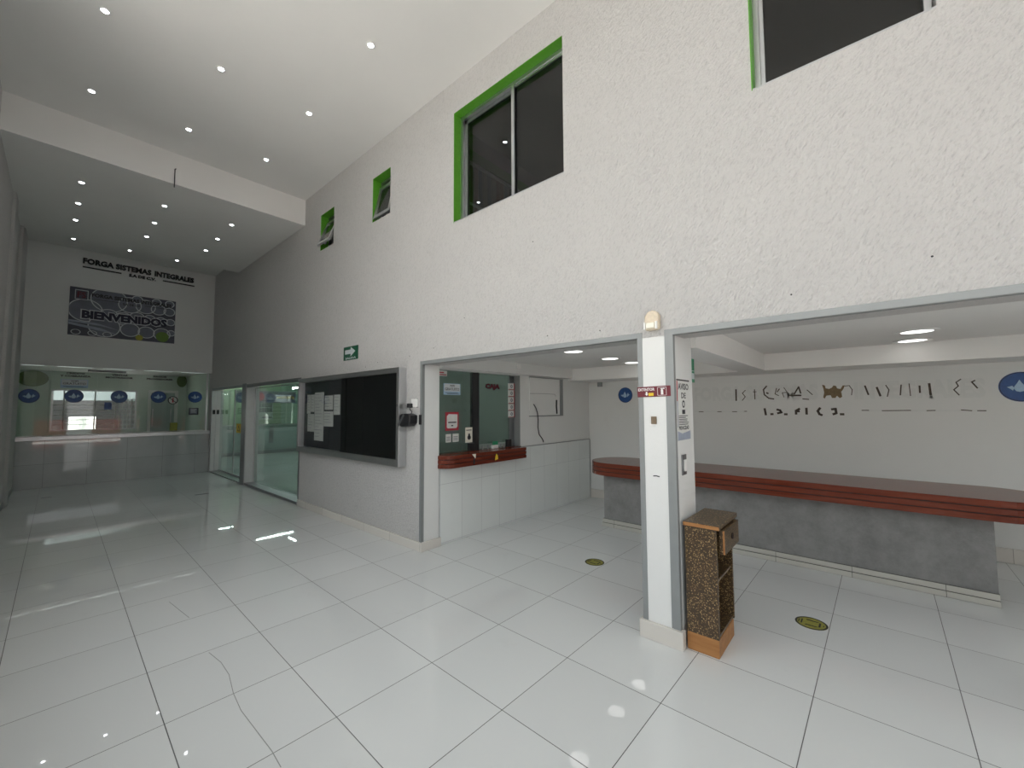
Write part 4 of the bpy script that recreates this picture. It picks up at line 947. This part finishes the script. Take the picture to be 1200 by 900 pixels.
mb = MB(Tb); mb.prism([(-p[0], p[1]) for p in BLOB][::-1], 0.0012, 0.0024); build('glue_patch', mb, 'scar_wood', t)
mb = MB(Tb); mb.text('FORGA SISTEMAS', -2.0, 1.66, 1.50, .21, 0.0003, 0.0011, 0.05); mb.text('INTEGRALES', -.15, 1.66, 1.05, .21, 0.0003, 0.0011, 0.05)
mb.box(-2.0, -1.3, 1.50, 1.52, 0.0003, 0.0011); mb.box(-.1, .9, 1.515, 1.535, 0.0003, 0.0011); build('ghost_lettering', mb, 'ghost', t)
# ------------------------------------------------------------------ floor stickers
def floor_sticker(x, y, r, rot, label):
    t = thing('floor_sticker', (x, y, 0), label, 'sticker', 'round floor stickers')
    R_ = Matrix.Translation((x, y, 0)) @ Matrix.Rotation(rot, 4, 'Z')
    build('disc', MB(R_).disc(0, 0, r, 0.0003, 0.0012, 36), 'mat_yellow', t)
    build('border', MB(R_).ring(0, 0, r*.87, r*.99, 0.0012, 0.0016, 36), 'ink', t)
    mb = MB(R_)
    for s in (-1, 1): mb.prism([(-.35*r, s*.42*r-.05*r), (.35*r, s*.42*r-.05*r), (.42*r, s*.42*r+.05*r), (-.30*r, s*.42*r+.08*r)], 0.0012, 0.0018)
    mb.box(-.62*r, -.54*r, -.35*r, .35*r, 0.0012, 0.0018); mb.box(-.78*r, -.72*r, -.25*r, .25*r, 0.0012, 0.0018); mb.box(.45*r, .56*r, -.35*r, .35*r, 0.0012, 0.0018); mb.box(.70*r, .76*r, -.1*r, .1*r, 0.0012, 0.0018)
    build('symbol', mb, 'ink', t)
floor_sticker(3.770, 2.195, 0.097, -PI/2, 'round yellow floor sticker on the tiles before the pier')
floor_sticker(3.750, 0.397, 0.099, -PI/2, 'round yellow floor sticker on the tiles beyond the speckled cabinet')
# tiny anchor holes in the long wall
mb = MB(T)
for y, z in ((5.05, 2.13), (4.75, 2.17), (4.05, 2.19), (2.05, 2.19), (1.55, 2.17), (3.60, 2.24), (-0.25, 2.3), (0.32, 2.22), (2.2, 3.05), (3.1, 2.5)):
    mb.disc(-y, z, 0.005, 0.0003, 0.002, 8)
build('anchor_hole_print', mb, 'ink', bpy.data.objects['wall_right'])

# ------------------------------------------------------------------ street front behind the camera
mb = MB(on_far(Y0)); holed(mb, -0.8, AX+0.2, 0, 5.6, -0.2, 0, [(-0.3, 2.6, -1, 3.6), (3.2, 4.4, -1, 2.1)])
for i, v in enumerate(mb.v): mb.v[i] = (v[0], v[1]-0.2, v[2])
struct('wall_front', mb, 'plain_wall')
struct('street', MB().box(-25, 30, -30, Y0-0.4, -0.25, -0.13), 'asphalt')
struct('street_side', MB().box(-25, -4.0, Y0-0.399, 25, -0.25, -0.13), 'street')
struct('sidewalk', MB().box(-25, 30, -6.0, Y0-0.16, -0.13, -0.02).box(-4.0, -0.91, Y0-0.16, 18, -0.13, -0.02), 'concrete')
struct('kerb', MB().box(-25, 30, -6.4, -6.0, -0.13, -0.01), 'brickred')
mb = MB().box(-25, 30, -15.2, -15.0, -0.13, 5.0); struct('wall_street', mb, 'facade')
struct('wall_side_street', MB().box(-12.2, -12.0, -10, 20, -0.13, 4.0), 'concrete')
mb = MB().box(-25, 30, -14.999, -14.9, -0.13, 0.9); struct('wall_street_base', mb, 'brickred')
struct('sunlit_patch_1', MB().box(1.0, 2.2, -14.999, -14.88, -0.12, 2.4), 'facade_sunlit')  # white block for the sunlit patch mirrored in the booth glass
struct('sunlit_patch_2', MB().box(6.0, 8.2, -14.999, -14.88, -0.12, 2.4), 'facade_sunlit')  # second white block painted as a sunlit patch

# ------------------------------------------------------------------ light and camera
w = bpy.data.worlds.new('sky'); bpy.context.scene.world = w; w.use_nodes = True
nt = w.node_tree; nt.nodes.clear()
bg = N(nt, 'ShaderNodeBackground', Strength=3.1); bg.inputs[0].default_value = (0.94, 0.975, 1.0, 1)
wo = nt.nodes.new('ShaderNodeOutputWorld'); nt.links.new(bg.outputs[0], wo.inputs[0])
sun = bpy.data.lights.new('sun', 'SUN'); sun.energy = 28.0; sun.angle = 0.01; sun.color = (1.0, 0.96, 0.90)
so = bpy.data.objects.new('sun', sun); C.objects.link(so)
so.rotation_euler = Vector((-0.62, -0.10, -1.0)).to_track_quat('-Z', 'Y').to_euler(); so.location = (8, -2, 12)
def portal(name, x0, x1, y, z0, z1, ry):
    l = bpy.data.lights.new(name, 'AREA'); l.shape = 'RECTANGLE'; l.size = x1-x0; l.size_y = z1-z0; l.cycles.is_portal = True
    o = bpy.data.objects.new(name, l); C.objects.link(o); o.location = ((x0+x1)/2, y, (z0+z1)/2); o.rotation_euler = (PI/2*ry, 0, 0)
portal('hall_portal', -0.3, 2.6, Y0-0.1, 0, 3.6, 1)
portal('annex_portal', 3.2, 4.4, Y0-0.1, 0, 2.1, 1)
l = bpy.data.lights.new('side_portal', 'AREA'); l.shape = 'RECTANGLE'; l.size = LZ-LZ0; l.size_y = LY1-LY0; l.cycles.is_portal = True
o = bpy.data.objects.new('side_portal', l); C.objects.link(o); o.location = (left_x(0)-0.12, (LY0+LY1)/2, (LZ+LZ0)/2); o.rotation_euler = (0, -PI/2, 0)
portal('patio_portal', 0.1, 1.7, BY+0.1, 1.04, 2.1, -1)

yaw, pitch, roll = 0.850919, 0.0578252, -0.00487
f = Vector((math.sin(yaw)*math.cos(pitch), math.cos(yaw)*math.cos(pitch), math.sin(pitch)))
s = Vector((math.cos(yaw), -math.sin(yaw), 0)); u = s.cross(f)
s2 = math.cos(roll)*s + math.sin(roll)*u; u2 = -math.sin(roll)*s + math.cos(roll)*u
cam = bpy.data.cameras.new('camera'); co = bpy.data.objects.new('camera', cam); C.objects.link(co)
co.matrix_world = Matrix(((s2.x, u2.x, -f.x, 0), (s2.y, u2.y, -f.y, 0), (s2.z, u2.z, -f.z, 1.58), (0, 0, 0, 1)))
cam.sensor_fit = 'HORIZONTAL'; cam.sensor_width = 36.0; cam.lens = 479.726*36/1200; cam.clip_start = 0.05; cam.clip_end = 200
sc = bpy.context.scene; sc.camera = co
for o in bpy.data.objects:
    if '_o' in o: del o['_o']
sc.view_settings.view_transform = 'Standard'; sc.view_settings.look = 'None'; sc.view_settings.gamma = 1.0; sc.view_settings.use_curve_mapping = False
sc.view_settings.exposure = -0.38
sc.cycles.max_bounces = 10; sc.cycles.diffuse_bounces = 6; sc.cycles.glossy_bounces = 5; sc.cycles.transparent_max_bounces = 16
sc.cycles.caustics_reflective = False; sc.cycles.caustics_refractive = False
sc.cycles.sample_clamp_indirect = 6.0
sc.cycles.use_denoising = True
